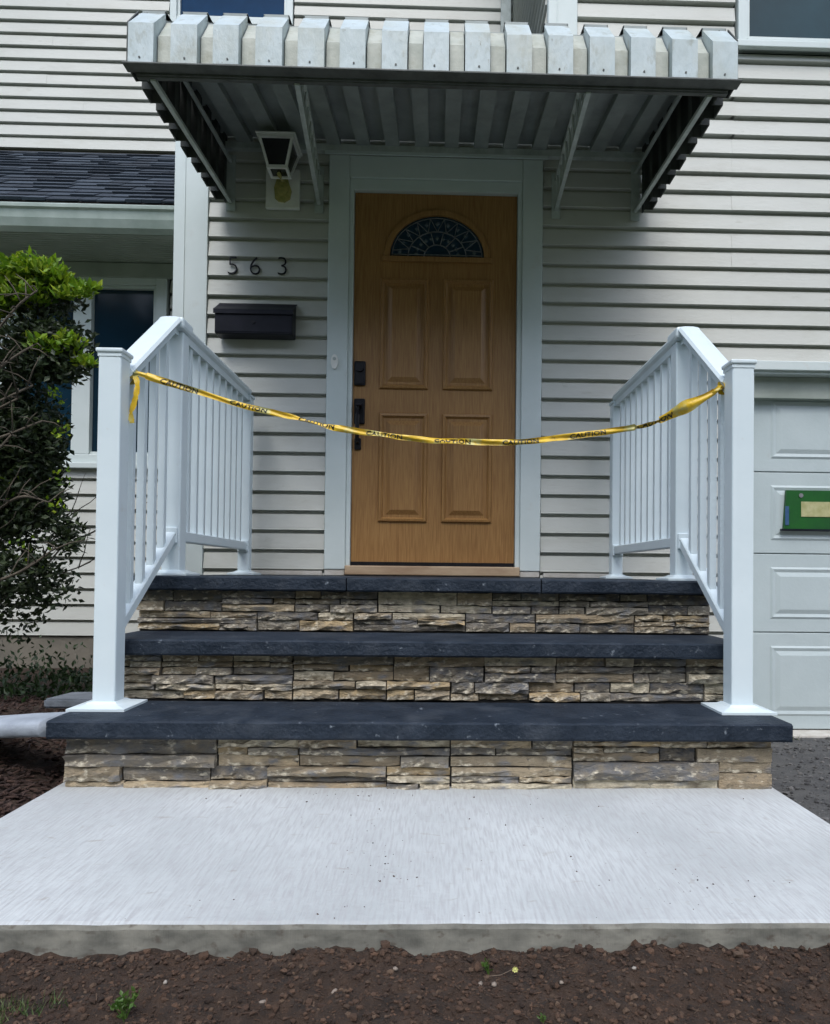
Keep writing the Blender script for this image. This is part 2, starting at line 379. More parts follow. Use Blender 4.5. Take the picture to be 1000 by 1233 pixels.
# ================================================================ HOUSE
house = thing('house', 'white vinyl sided split level house with wood entry door, garage and dark shingled roof', 'house', (0, .4, 0))
EXP = .1087; PH = .647; ZS = PH+23*EXP
prof = [(.020, 0), (-.018, .0), (-.0205, .003), (-.019, .008), (-.006, .090), (.012, .0945), (.014, EXP-.0005), (.020, EXP-.0005)]
def siding(x0, x1, z0, z1, yw, phase=PH, parent=house, d=1, axis='x', name='siding_board'):
    """boards face -y at y=yw (axis x) or face +-x at x=yw (axis y, spans y0..y1 given as x0,x1)"""
    k = math.floor((z0-phase)/EXP+1e-6); z = phase+k*EXP
    while z < z1-1e-4:
        a, b = max(z, z0), min(z+EXP-.0005, z1)
        if b-a > .006:
            bm = bmesh.new()
            pts = [(p[0], min(max(z+p[1], a), b)) for p in prof]
            q = []
            for p in pts:
                if not q or (abs(p[0]-q[-1][0])+abs(p[1]-q[-1][1])) > 1e-5: q.append(p)
            if axis == 'x':
                if x1-x0 > 2.0 and rnd.random() < .6:        # two lengths lapped
                    xs = rnd.uniform(x0+.5, x1-.5); bm2 = bmesh.new(); prism(bm2, [(yw+.0015+p[0], p[1]) for p in q], 'x', xs+.0005, x1); obj(name, bm2, M['siding'], parent)
                    prism(bm, [(yw+p[0], p[1]) for p in q], 'x', x0, xs)
                else: prism(bm, [(yw+p[0], p[1]) for p in q], 'x', x0, x1)
            else: prism(bm, [(yw+d*p[0], p[1]) for p in q], 'y', x0, x1)
            if axis == 'x':                      # vinyl is never dead straight
                bmesh.ops.translate(bm, verts=bm.verts, vec=(0, rnd.uniform(-.0012, .0012), 0))
            obj(name, bm, M['siding'], parent)
        z += EXP
# sheathing behind the boards of the main walls
bm = bmesh.new()
bx(bm, -1.44, -.62, .021, .15, -.25, 3.20); bx(bm, .58, 1.70, .021, .15, -.25, 3.20); bx(bm, -.62, .58, .021, .15, 2.95, 3.20); bx(bm, -.62, .58, .10, .15, -.25, .60)
bx(bm, .62, 1.68, .021, .15, 3.20, 6.3); bx(bm, 1.68, 3.1, .021, .15, 4.95, 6.3); bx(bm, 1.70, 5.4, .021, .15, 1.90, 3.62); bx(bm, 3.1, 5.4, .021, .15, 3.62, 6.3)
bx(bm, 4.4, 5.4, .021, .15, -.3, 1.9)
obj('sheathing', bm, M['siding_shadowgap'], house)
# entry wall
siding(-1.285, -.622, .60, ZS, 0); siding(.584, 1.655, .60, PH+11*EXP, 0); siding(-.622, .584, 2.965, ZS, 0)
siding(.584, 1.66, PH+11*EXP, ZS, 0); siding(.77, 1.675, ZS, 6.3, 0)
siding(1.6605, 5.4, 1.855, 3.625, 0); siding(3.15, 5.4, 3.625, 6.3, 0); siding(1.675, 3.15, 4.98, 6.3, 0); siding(4.45, 5.4, -.2, 1.80, 0)
# base of the wall below landing level right of the steps
siding(1.10, 1.655, -.15, .60, 0); siding(-1.285, -1.15, -.15, .60, 0)
box('foundation', (-1.44, 1.66, -.006, .02, -.5, -.16), M['brownconc'], house)
box('wall_flashing', (-1.06, -.63, -.030, -.017, .616, .640), M['caulk'], house, .002)
box('wall_flashing', (.60, .98, -.030, -.017, .616, .640), M['caulk'], house, .002)
# corner boards
def corner_board(x0, x1, z0, z1, y=0, wrap=-1):
    bm = bmesh.new(); bx(bm, x0, x1, y-.026, y+.03, z0, z1, bev=.003)
    xm = x0+(x1-x0)*.30
    bx(bm, xm, xm+.006, y-.031, y-.0262, z0, z1)
    return obj('corner_board', bm, M['trim'], house)
corner_board(-1.475, -1.288, -.2, 3.22); corner_board(.603, .768, 3.2, 6.3); corner_board(5.4, 5.55, -.3, 6.3)
# side wall of the entry bay (faces left) and of the upper block
siding(.035, 2.0, -.15, 3.6, -1.447, axis='y', d=1)
siding(.035, 2.0, 3.2, 6.3, .612, axis='y', d=1)
bm = bmesh.new(); bx(bm, -1.425, -1.3, .15, 2.0, -.2, 3.2); bx(bm, .633, .75, .15, 2.0, 3.2, 6.3); obj('sheathing', bm, M['siding_shadowgap'], house)
# low roof behind the awning
bm = bmesh.new(); prism(bm, [(-.02, 3.20), (.0, 3.26), (1.99, 3.9), (1.99, 3.2)], 'x', -1.47, .60); obj('porch_roof', bm, M['shingle'], house)
# downspout in the angle
bm = bmesh.new(); bx(bm, .50, .585, 1.90, 1.97, 3.9, 6.3, bev=.008)
obj('downspout', bm, M['alu_dark'], house)

# --- recessed left wing
YL = 1.0
siding(-6.0, -2.50-.55, .177, 2.75, YL, phase=.177); siding(-3.05, -1.83, .177, 1.35, YL, phase=.177)
siding(-1.87, -1.447, .177, 2.75, YL, phase=.177); siding(-3.05, -1.87, 2.72, 2.75, YL, phase=.177)
bm = bmesh.new(); bx(bm, -6, -3.05, YL+.021, YL+.15, -.4, 2.76); bx(bm, -3.05, -1.87, YL+.09, YL+.15, -.4, 2.76); bx(bm, -1.87, -1.45, YL+.021, YL+.15, -.4, 2.76); bx(bm, -3.05, -1.87, YL+.021, YL+.089, -.4, 1.34)
obj('sheathing', bm, M['siding_shadowgap'], house)
box('foundation', (-6, -1.45, YL-.004, YL+.02, -.5, .172), M['brownconc'], house)
# soffit, fascia, gutter, eave roof
bm = bmesh.new(); bx(bm, -6, -1.50, .56, YL-.02, 2.765, 2.785)
for k in range(14): bx(bm, -6, -1.50, .58+k*.030, .584+k*.030, 2.761, 2.7649)
obj('soffit', bm, M['soffit'], house)
box('frieze_board', (-6, -1.50, YL-.045, YL-.018, 2.66, 2.760), M['soffit'], house, .003)
bm = bmesh.new()
gp = [(.555, 2.90), (.44, 2.90), (.432, 2.893), (.436, 2.875), (.450, 2.865), (.462, 2.82), (.485, 2.775), (.555, 2.768)]
prism(bm, gp, 'x', -6, -1.505); obj('gutter', bm, M['gutter'], house)
# shingled roof, individual tabs joined in courses
ra, rb = Vector((0, .46, 2.925)), Vector((0, 1.985, 4.14))
roof_bm = bmesh.new()
prism(roof_bm, [(ra.y, ra.z-.01), (rb.y, rb.z-.01), (rb.y, rb.z-.16), (ra.y+.05, ra.z-.05)], 'x', -6, -1.50)
roof = obj('roof', roof_bm, M['mortar'], house)
sl_ = (rb-ra); LN = sl_.length; sl_.normalize(); nrm = Vector((0, -sl_.z, sl_.y))
bm = bmesh.new(); c = 0; nrow = int(LN/.115)
for j in range(nrow):
    x = -4.6-rnd.random()*.2
    while x < -1.52:
        w = .10+.16*rnd.random(); x2 = min(x+w-.006, -1.515)
        t = .004+.007*(rnd.random() < .5)+.002*rnd.random()
        lo = ra+sl_*(j*.115-.006*rnd.random()); hi = ra+sl_*min(LN, j*.115+.125)
        vs = []
        for px_ in (x, x2):
            vs += [bm.verts.new(Vector((px_, 0, 0))+lo+nrm*.0), bm.verts.new(Vector((px_, 0, 0))+lo+nrm*(t+.006)), bm.verts.new(Vector((px_, 0, 0))+hi+nrm*.003)]
        bm.faces.new((vs[0], vs[3], vs[4], vs[1])); bm.faces.new((vs[1], vs[4], vs[5], vs[2])); bm.faces.new((vs[0], vs[1], vs[2])); bm.faces.new((vs[3], vs[5], vs[4]))
        x += w
tag(obj('shingle', bm, M['shingle'], roof), kind='stuff')
# upper recessed wall
YU = 2.0
siding(-6, -2.30, 4.155, 6.3, YU, phase=4.155); siding(-2.30, -1.25, 4.155, 5.245, YU, phase=4.155); siding(-1.25, .60, 4.155, 6.3, YU, phase=4.155); siding(-2.30, -1.25, 6.245, 6.3, YU, phase=4.155)
bm = bmesh.new(); bx(bm, -6, -2.3, YU+.021, YU+.15, 3.9, 6.3); bx(bm, -2.3, -1.25, YU+.021, YU+.15, 3.9, 5.24); bx(bm, -2.3, -1.25, YU+.09, YU+.15, 5.24, 6.3); bx(bm, -1.25, .63, YU+.021, YU+.15, 3.2, 6.3)
obj('sheathing', bm, M['siding_shadowgap'], house)
bm = bmesh.new(); bx(bm, .45, 5.75, -.35, 5.0, 6.31, 6.45); bx(bm, -6.2, .44, 1.65, 5.0, 6.31, 6.45)
prism(bm, [(-.35, 6.46), (5.0, 6.46), (2.3, 7.9)], 'x', .45, 5.75); prism(bm, [(1.65, 6.46), (5.0, 6.46), (3.3, 7.4)], 'x', -6.2, .44)
obj('upper_roof', bm, M['shingle'], house)
# rear shell so the house is a solid from the sides
bm = bmesh.new(); bx(bm, -6, 5.5, 4.9, 5.0, -.3, 6.3); bx(bm, -6, -5.95, 2.2, 4.9, -.3, 6.3); bx(bm, 5.45, 5.5, .16, 4.9, -.3, 6.3)
obj('rear_wall', bm, M['siding'], house)

def window(x0, x1, z0, z1, yw, gl, fr=.06, mullions=(), sash=None, sill=True):
    """glass opening x0..x1, z0..z1"""
    w = None
    bm = bmesh.new()
    y0, y1 = yw-.03, yw+.03
    bx(bm, x0-fr, x0, y0, y1, z0-fr, z1+fr, bev=.004); bx(bm, x1, x1+fr, y0, y1, z0-fr, z1+fr, bev=.004)
    bx(bm, x0+.0005, x1-.0005, y0+.001, y1, z1, z1+fr-.0005, bev=.004); bx(bm, x0+.0005, x1-.0005, y0+.001, y1, z0-fr+.0005, z0, bev=.004)
    for mx in mullions: bx(bm, mx[0], mx[1], y0+.003, y1, z0+.0005, z1-.0005, bev=.004)
    w = obj('window', bm, M['trim'], house)
    # inner sash
    bm = bmesh.new(); s = .022
    bx(bm, x0+.001, x0+s, yw-.008, yw+.03, z0+.001, z1-.001); bx(bm, x1-s, x1-.001, yw-.008, yw+.03, z0+.001, z1-.001)
    bx(bm, x0+s, x1-s, yw-.008, yw+.03, z1-s, z1-.001); bx(bm, x0+s, x1-s, yw-.008, yw+.03, z0+.001, z0+s)
    if sash: bx(bm, x0+s, x1-s, yw-.010, yw+.03, sash-.018, sash+.018)
    obj('sash', bm, M['trim'], w)
    box('pane', (x0+.01, x1-.01, yw+.018, yw+.024, z0+.01, z1-.01), gl, w)
    if sill: box('sill', (x0-fr-.02, x1+fr+.02, yw-.062, yw-.031, z0-fr-.025, z0-fr+.012), M['trim'], w, .004)
    return w
window(1.74, 3.05, 3.705, 4.9, 0, M['glass_teal'], .05)                       # upper right
window(-2.235, -1.315, 5.307, 6.2, YU, M['glass_far'], .055, sill=False)      # upper left
window(-2.95, -1.965, 1.43, 2.615, YL, M['glass'], .075, mullions=((-2.53, -2.405),), sash=None)
# --- entry door
fd = box('front_door', (-.475, .437, -.002, .035, .694, 2.770), M['doorwood'], house)
def raised(x0, x1, z0, z1):
    bm = bmesh.new(); y = -.0021
    def ring(a, ya, b, yb):
        p = [(x0+a, z0+a), (x1-a, z0+a), (x1-a, z1-a), (x0+a, z1-a)]; q = [(x0+b, z0+b), (x1-b, z0+b), (x1-b, z1-b), (x0+b, z1-b)]
        P_ = [bm.verts.new((u, ya, v)) for u, v in p]; Q_ = [bm.verts.new((u, yb, v)) for u, v in q]
        for i in range(4): bm.faces.new((P_[i], P_[(i+1) % 4], Q_[(i+1) % 4], Q_[i]))
        return Q_
    ring(-.028, y, -.022, y-.014); ring(-.022, y-.014, -.012, y-.016); ring(-.012, y-.016, 0, y-.0006); ring(0, y-.0006, .014, y-.0007)
    Q_ = ring(.014, y-.0007, .040, y-.014)
    bm.faces.new(Q_)
    bmesh.ops.remove_doubles(bm, verts=bm.verts, dist=1e-5); bmesh.ops.recalc_face_normals(bm, faces=bm.faces)
    if sum(f.normal.y for f in bm.faces) > 0: bmesh.ops.reverse_faces(bm, faces=bm.faces)
    return obj('raised_panel', bm, M['doorwood'], fd)
raised(-.300, -.082, 1.690, 2.262); raised(.053, .280, 1.690, 2.262)
raised(-.300, -.082, .945, 1.500); raised(.053, .280, .945, 1.500)
# fanlight
fx, fz, fa, fb = -.012, 2.412, .265, .232
def arc(a, b, n=28, s=0, e=math.pi): return [(fx+a*math.cos(s+(e-s)*i/n), fz+b*math.sin(s+(e-s)*i/n)) for i in range(n+1)]
bm = bmesh.new()
o1, o2 = arc(fa+.030, fb+.030), arc(fa, fb)
for (p, q, y0, y1) in ((o1, o2, -.020, -.003),):
    A = [bm.verts.new((u, y0, v)) for u, v in p]; B = [bm.verts.new((u, y0, v)) for u, v in q]
    A2 = [bm.verts.new((u, y1, v)) for u, v in arc(fa+.036, fb+.036)]; B2 = [bm.verts.new((u, y1, v)) for u, v in q]
    for i in range(len(p)-1):
        bm.faces.new((A[i], A[i+1], B[i+1], B[i])); bm.faces.new((A2[i], A2[i+1], A[i+1], A[i])); bm.faces.new((B[i], B[i+1], B2[i+1], B2[i]))
bx(bm, fx-fa-.045, fx+fa+.045, -.022, -.0025, fz-.030, fz-.002, bev=.003)
bmesh.ops.recalc_face_normals(bm, faces=bm.faces)
obj('fanlight_frame', bm, M['doorwood'], fd)
bm = bmesh.new(); prism(bm, arc(fa+.002, fb+.002), 'y', -.0045, -.0024); obj('fanlight_pane', bm, M['glass'], fd)
bm = bmesh.new()
def came(pts, w=.005):
    for p, q in zip(pts, pts[1:]): bar(bm, (p[0], -.007, p[1]), (q[0], -.007, q[1]), w, .005, up=(0, 1, 0))
came(arc(fa-.012, fb-.012), .004); came([(fx-fa+.01, fz+.012), (fx+fa-.01, fz+.012)], .004)
came(arc(fa*.62, fb*.62, 18)); came(arc(fa*.28, fb*.30, 12))
for k in range(1, 7):
    a = math.pi*k/7; came([(fx+fa*.28*math.cos(a), fz+fb*.30*math.sin(a)), (fx+fa*.62*math.cos(a), fz+fb*.62*math.sin(a))])
for k in range(1, 10):
    a = math.pi*k/10; b_ = math.pi*(k+.5)/10; came([(fx+fa*.62*math.cos(a), fz+fb*.62*math.sin(a)), (fx+(fa-.012)*math.cos(b_), fz+(fb-.012)*math.sin(b_))], .0035)
    b_ = math.pi*(k-.5)/10; came([(fx+fa*.62*math.cos(a), fz+fb*.62*math.sin(a)), (fx+(fa-.012)*math.cos(b_), fz+(fb-.012)*math.sin(b_))], .0035)
obj('lead_came', bm, M['lead'], fd)
bm = bmesh.new()
for k in range(11):
    a = math.pi*(k+.5)/11
    for rr in (.45, .80): 
        cx, cz = fx+fa*rr*math.cos(a), fz+fb*rr*math.sin(a)+.005
        s = .012 if rr < .5 else .014
        c0 = bm.verts.new((cx, -.0105, cz)); P_ = [bm.verts.new((cx+s*u, -.0050, cz+s*1.2*v)) for u, v in ((1, 0), (0, 1), (-1, 0), (0, -1))]
        for i in range(4): bm.faces.new((c0, P_[i], P_[(i+1) % 4]))
bmesh.ops.recalc_face_normals(bm, faces=bm.faces)
obj('glass_gem', bm, M['gem'], fd)['kind'] = 'stuff'
# locks
bm = bmesh.new(); bx(bm, -.468, -.404, -.018, -.0024, 1.678, 1.816, bev=.010); disc(bm, (-.436, 1.775), .022, -.030, -.0185); bx(bm, -.455, -.417, -.022, -.0185, 1.690, 1.735)
obj('deadbolt', bm, M['black'], fd)
bm = bmesh.new(); bx(bm, -.466, -.406, -.016, -.0024, 1.462, 1.606, bev=.012); bx(bm, -.462, -.425, -.014, -.0024, 1.318, 1.385, bev=.010)
tube(bm, [(-.440, -.015, 1.55), (-.440, -.060, 1.545), (-.440, -.068, 1.50), (-.442, -.066, 1.41), (-.443, -.050, 1.36), (-.443, -.012, 1.35)], [.009, .010, .012, .012, .010, .008])
disc(bm, (-.436, 1.575), .018, -.026, -.0165, 16); bx(bm, -.452, -.420, -.075, -.016, 1.552, 1.562, bev=.003)
obj('door_handle', bm, M['black'], fd)
# door trim
bm = bmesh.new()
bx(bm, -.617, -.502, -.046, .02, .650, 2.958, bev=.004); bx(bm, .465, .578, -.046, .02, .650, 2.958, bev=.004); bx(bm, -.5015, .4645, -.045, .02, 2.835, 2.9575, bev=.004)
obj('door_casing', bm, M['trim'], house)
bm = bmesh.new()
bx(bm, -.5018, -.477, -.032, .04, .66, 2.80, bev=.003); bx(bm, .4395, .4648, -.032, .04, .66, 2.80, bev=.003); bx(bm, -.5018, .4648, -.033, .04, 2.7725, 2.8345, bev=.003)
bx(bm, -.640, .602, -.058, -.0465, 2.9585, 2.975)
obj('door_jamb', bm, M['trim'], house)
box('threshold', (-.500, .463, -.075, .05, .620, .672), M['threshold'], house, .006)
box('door_sweep', (-.474, .436, -.006, .03, .6725, .6935), M['black'], house)
box('casing_block', (-.615, -.505, -.040, -.004, .6165, .6495), M['caulk'], house, .002); box('casing_block', (.467, .575, -.040, -.004, .6165, .6495), M['caulk'], house, .002)

# --- garage
bm = bmesh.new()
bx(bm, 1.662, 1.782, -.038, .02, -.25, 1.80, bev=.004); bx(bm, 4.32, 4.44, -.038, .02, -.25, 1.80, bev=.004); bx(bm, 1.662, 4.44, -.040, .02, 1.8005, 1.853, bev=.004)
bx(bm, 1.775, 1.79, -.02, .10, -.25, 1.80); bx(bm, 4.31, 4.325, -.02, .10, -.25, 1.80); bx(bm, 1.775, 4.325, -.02, .10, 1.785, 1.80)
obj('garage_casing', bm, M['trim'], house)
gd = box('garage_door', (1.79, 4.31, .112, .14, -.250, 1.785), M['garage'], house)
zs = [-.248, .312, .768, 1.243, 1.740]
for i in range(4):
    bm = bmesh.new(); z0, z1 = zs[i]+.003, zs[i+1]-.003
    bx(bm, 1.792, 4.308, .094, .1115, z0, z1, bev=.003)
    x = 1.94
    while x < 4.1:
        x1 = x+.50
        for (ins, ya, ins2, yb) in ((0, .0938, .012, .0880), (.012, .0880, .03, .0935), (.03, .0935, .055, .0865)):
            p = lambda t: [(x+t, z0+.075+t), (x1-t, z0+.075+t), (x1-t, z1-.075-t), (x+t, z1-.075-t)]
            A = [bm.verts.new((u, ya, v)) for u, v in p(ins)]; B = [bm.verts.new((u, yb, v)) for u, v in p(ins2)]
            for k in range(4): bm.faces.new((A[k], A[(k+1) % 4], B[(k+1) % 4], B[k]))
        bm.faces.new(B)
        x += .60
    obj('door_section', bm, M['garage'], gd)
box('header_shade_strip', (1.791, 4.309, .04, .092, 1.66, 1.784), M['soffit'], gd, .003)  # darker strip standing in for the shade under the garage header
bm = bmesh.new(); bx(bm, 1.800, 1.815, .080, .0935, .17, .25, bev=.003); bx(bm, 1.797, 1.812, .068, .0795, .20, .222, bev=.002)
obj('latch', bm, M['black'], gd)

# ================================================================ FRONT STEPS
steps = thing('front_steps', 'three front steps with dark bluestone treads and stacked tan and grey ledge stone risers', 'steps', (-.03, -.9, 0))
HW = 1.045; CX = -.03
bm = bmesh.new()
bx(bm, -1.07, 1.01, -1.838, -1.60, -.3, .150); bx(bm, CX-HW, CX+HW, -1.555, -1.30, -.3, .355); bx(bm, -1.11, 1.05, -1.255, .0, -.3, .560)
bx(bm, CX-HW+.001, CX+HW-.001, -1.6005, -1.5545, -.29, .14); bx(bm, CX-HW+.001, CX+HW-.001, -1.3005, -1.2545, -.29, .34)
obj('core', bm, M['mortar'], steps)
def slab(x0, x1, y0, y1, z0, z1, m='bluestone', name='stone_tread', rough=.0035):
    """thick stone slab with hand dressed, chipped edges"""
    bm = bmesh.new(); n = max(8, int((x1-x0)/.05)); ny = max(3, int((y1-y0)/.07)); b = .006
    prof = [(y0+.004, z0), (y0, z0+.006), (y0, z1-b), (y0+b, z1)]+[(y0+b+(y1-b-y0-b)*j/ny, z1) for j in range(1, ny)]+[(y1-b, z1), (y1, z1-b), (y1, z0)]
    rws = []
    for i in range(n+1):
        x = x0+(x1-x0)*i/n; r = []
        for (y, z) in prof:
            d = noise.noise(Vector((x*13, z*40, y*7)))*rough+noise.noise(Vector((x*40, z*70, y*15)))*rough*.8
            ex = .0
            if i in (0, n): ex = noise.noise(Vector((y*20, z*30, 2)))*.005
            edge = (z > z1-.5*b and (y < y0+b*1.5))
            r.append(bm.verts.new((x+ex, y+(d if y < y0+.02 else 0)+(abs(d)*1.1 if edge else 0), z-(abs(d)*1.2 if edge else abs(noise.noise(Vector((x*6, y*6, 1))))*.0015 if z == z1 else 0))))
        rws.append(r)
    for a, c_ in zip(rws, rws[1:]):
        for k in range(len(prof)-1): bm.faces.new((a[k], c_[k], c_[k+1], a[k+1]))
        bm.faces.new((a[-1], c_[-1], c_[0], a[0]))
    bm.faces.new(rws[0]); bm.faces.new(rws[-1][::-1]); bmesh.ops.recalc_face_normals(bm, faces=bm.faces)
    return obj(name, bm, M[m], steps)
slab(-1.100, 1.045, -1.912, -1.590, .152, .205)
slab(-1.098, 1.042, -1.628, -1.295, .358, .410)
slab(-1.128, -.33, -1.327, -.03, .563, .615, name='landing_slab'); slab(-.326, .395, -1.326, -.03, .563, .615, name='landing_slab'); slab(.399, 1.068, -1.3275, -.03, .563, .615, name='landing_slab')
def ledge(w, h, dep, seed):
    r = random.Random(seed); bm = bmesh.new(); nx = 6 if w > .13 else 3; nz = 2
    V = []
    topw = [r.uniform(-.0035, .0015) for _ in range(nx+1)]; botw = [r.uniform(-.0015, .003) for _ in range(nx+1)]
    for i in range(nx+1):
        x = w*i/nx+(r.uniform(-.006, .006) if 0 < i < nx else (r.uniform(0, .003) if i == 0 else -r.uniform(0, .003)))
        col = []
        for j in range(nz+1):
            z = h*j/nz; z += topw[i] if j == nz else botw[i] if j == 0 else r.uniform(-.005, .005)
            y = -dep*(1+r.uniform(-.30, .30))
            if i in (0, nx) or j in (0, nz): y += .0045
            col.append(bm.verts.new((x, y, z)))
        V.append(col)
    for i in range(nx):
        for j in range(nz): bm.faces.new((V[i][j], V[i+1][j], V[i+1][j+1], V[i][j+1]))
    def cap(line, flip):
        bk = [bm.verts.new((v.co.x, .004, v.co.z)) for v in line]
        for k in range(len(line)-1):
            f = (line[k], line[k+1], bk[k+1], bk[k]); bm.faces.new(f if not flip else f[::-1])
    cap([V[i][0] for i in range(nx+1)], True); cap([V[i][nz] for i in range(nx+1)], False)
    cap(V[0], False); cap(V[nx], True)
    bmesh.ops.recalc_face_normals(bm, faces=bm.faces)
    me = bpy.data.meshes.new('ledge_stone'); bm.to_mesh(me); bm.free(); me.materials.append(M['stone']); return me
sid = 0
def stone_at(x, z, w, h, y):
    global sid
    me = ledge(w-.0018, h-.0016, rnd.choice((.010, .014, .019, .024, .030)), sid); sid += 1
    link('ledge_stone', me, steps, (x, y, z+.00125))
def veneer(x0, x1, z0, z1, y):
    """random ashlar: two wandering bands, each block one thick stone or two or three thin ones"""
    global band_i; band_i += 1
    H = z1-z0; xs = [x0, x0+(x1-x0)*rnd.uniform(.28, .38), x0+(x1-x0)*rnd.uniform(.62, .72), x1]
    for band in (0, 1):
        for q in range(3):
            cut = CUTS[band_i % 3][q] if band >= 0 else .5
            za, zb = (z0, z0+H*cut) if band == 0 else (z0+H*cut, z1)
            c3 = CUTS[band_i % 3]
            x = xs[q]+(.09*band if q and c3[q] == c3[q-1] else 0); xe = xs[q+1]+(.09*band if q < 2 and c3[q] == c3[q+1] else 0)
            while x < xe-.004:
                w = rnd.uniform(.16, .46)
                if xe-x-w < .08: w = xe-x
                k = rnd.random()
                if k < -1: stone_at(x, za, min(w, w), zb-za, y)
                else:
                    f = rnd.uniform(.36, .64); zm = za+(zb-za)*f; cuts = ((za, zm), (zm, zb))
                    if rnd.random() < .42: h3 = (zb-za)/3; cuts = ((za, za+h3*1.1), (za+h3*1.1, za+h3*1.9), (za+h3*1.9, zb))
                    for a, b in cuts:
                        if w > .17 and rnd.random() < .6:
                            m = w*rnd.uniform(.28, .72); stone_at(x, a, m, b-a, y); stone_at(x+m, a, w-m, b-a, y)
                        else: stone_at(x, a, w, b-a, y)
                x += w
band_i = -1; CUTS = ((.45, .45, .56), (.54, .42, .42), (.47, .47, .47)); STAG = {1: (0, 0), 2: (0, 0)}
veneer(-1.075, 1.015, -.012, .150, -1.840)
veneer(-1.085, 1.03, .207, .356, -1.557)
veneer(-1.115, 1.055, .412, .561, -1.257)
for (a, b, z, l, r_) in ((-1.255, -.02, .560, -1.1105, 1.0505), (-1.838, -1.602, .149, -1.0705, 1.0105), (-1.555, -1.302, .354, -1.0755, 1.0155)):
    box('parged_side', (l-.004, l, a, b, -.25, z), M['brownconc'], steps); box('parged_side', (r_, r_+.004, a, b, -.28, z), M['brownconc'], steps)

# stone edging slabs left of the bottom step
def edging(pts, z, th, label, tilt=None):
    bm = bmesh.new(); n = len(pts)
    T = [bm.verts.new((p[0], p[1], p[2])) for p in pts]; B = [bm.verts.new((p[0], p[1], p[2]-th)) for p in pts]
    bm.faces.new(T); bm.faces.new(B[::-1])
    for i in range(n): bm.faces.new((T[i], B[i], B[(i+1) % n], T[(i+1) % n]))
    bmesh.ops.recalc_face_normals(bm, faces=bm.faces)
    bmesh.ops.bevel(bm, geom=list(bm.edges), offset=.007, segments=2, affect='EDGES', clamp_overlap=True)
    o = obj('edging_slab', bm, M['slab_grey']); tag(o, label, 'stone slab'); return o
def curb(P_, hw, ht, label):
    bm = bmesh.new(); q = cr(P_, 8); prev = None
    for i, p in enumerate(q):
        d = (q[min(i+1, len(q)-1)]-q[max(i-1, 0)]); d.z = 0; d.normalize(); sd_ = Vector((-d.y, d.x, 0))
        ring = []
        for k in range(20):
            a = 2*math.pi*k/20; c_, s_ = math.cos(a), math.sin(a)
            u = math.copysign(abs(c_)**.45, c_)*hw; v = math.copysign(abs(s_)**.6, s_)*ht
            g = 1+.03*noise.noise(Vector((i*.5, k*.7, 2)))
            ring.append(bm.verts.new(p+sd_*u*g+Vector((0, 0, v*g))))
        if prev:
            for k in range(20): bm.faces.new((prev[k], prev[(k+1) % 20], ring[(k+1) % 20], ring[k]))
        else: bm.faces.new(ring[::-1])
        prev = ring
    bm.faces.new(prev); bmesh.ops.recalc_face_normals(bm, faces=bm.faces)
    tag(obj('edging_curb', bm, M['bluestone_light'], smooth=True), label, 'stone curb')
def cr(P_, n=26):
    out = []
    for i in range(len(P_)-1):
        p0 = Vector(P_[max(i-1, 0)]); p1 = Vector(P_[i]); p2 = Vector(P_[i+1]); p3 = Vector(P_[min(i+2, len(P_)-1)])
        for k in range(n):
            t = k/n; out.append(.5*((2*p1)+(p2-p0)*t+(2*p0-5*p1+4*p2-p3)*t*t+(3*p1-p0-3*p2+p3)*t**3))
    out.append(Vector(P_[-1])); return out
curb([(-1.115, -1.80, .172), (-1.24, -1.765, .160), (-1.42, -1.71, .138), (-1.66, -1.64, .105), (-2.0, -1.58, .07), (-2.4, -1.56, .05)], .085, .028, 'long pale rounded stone curb sloping down left from the end of the bottom tread')
edging([(-1.24, -1.30, .155), (-1.46, -1.27, .150), (-1.44, -1.10, .148), (-1.25, -1.12, .155)], 0, .035, 'short flat grey stone slab behind the foot of the left front railing post')

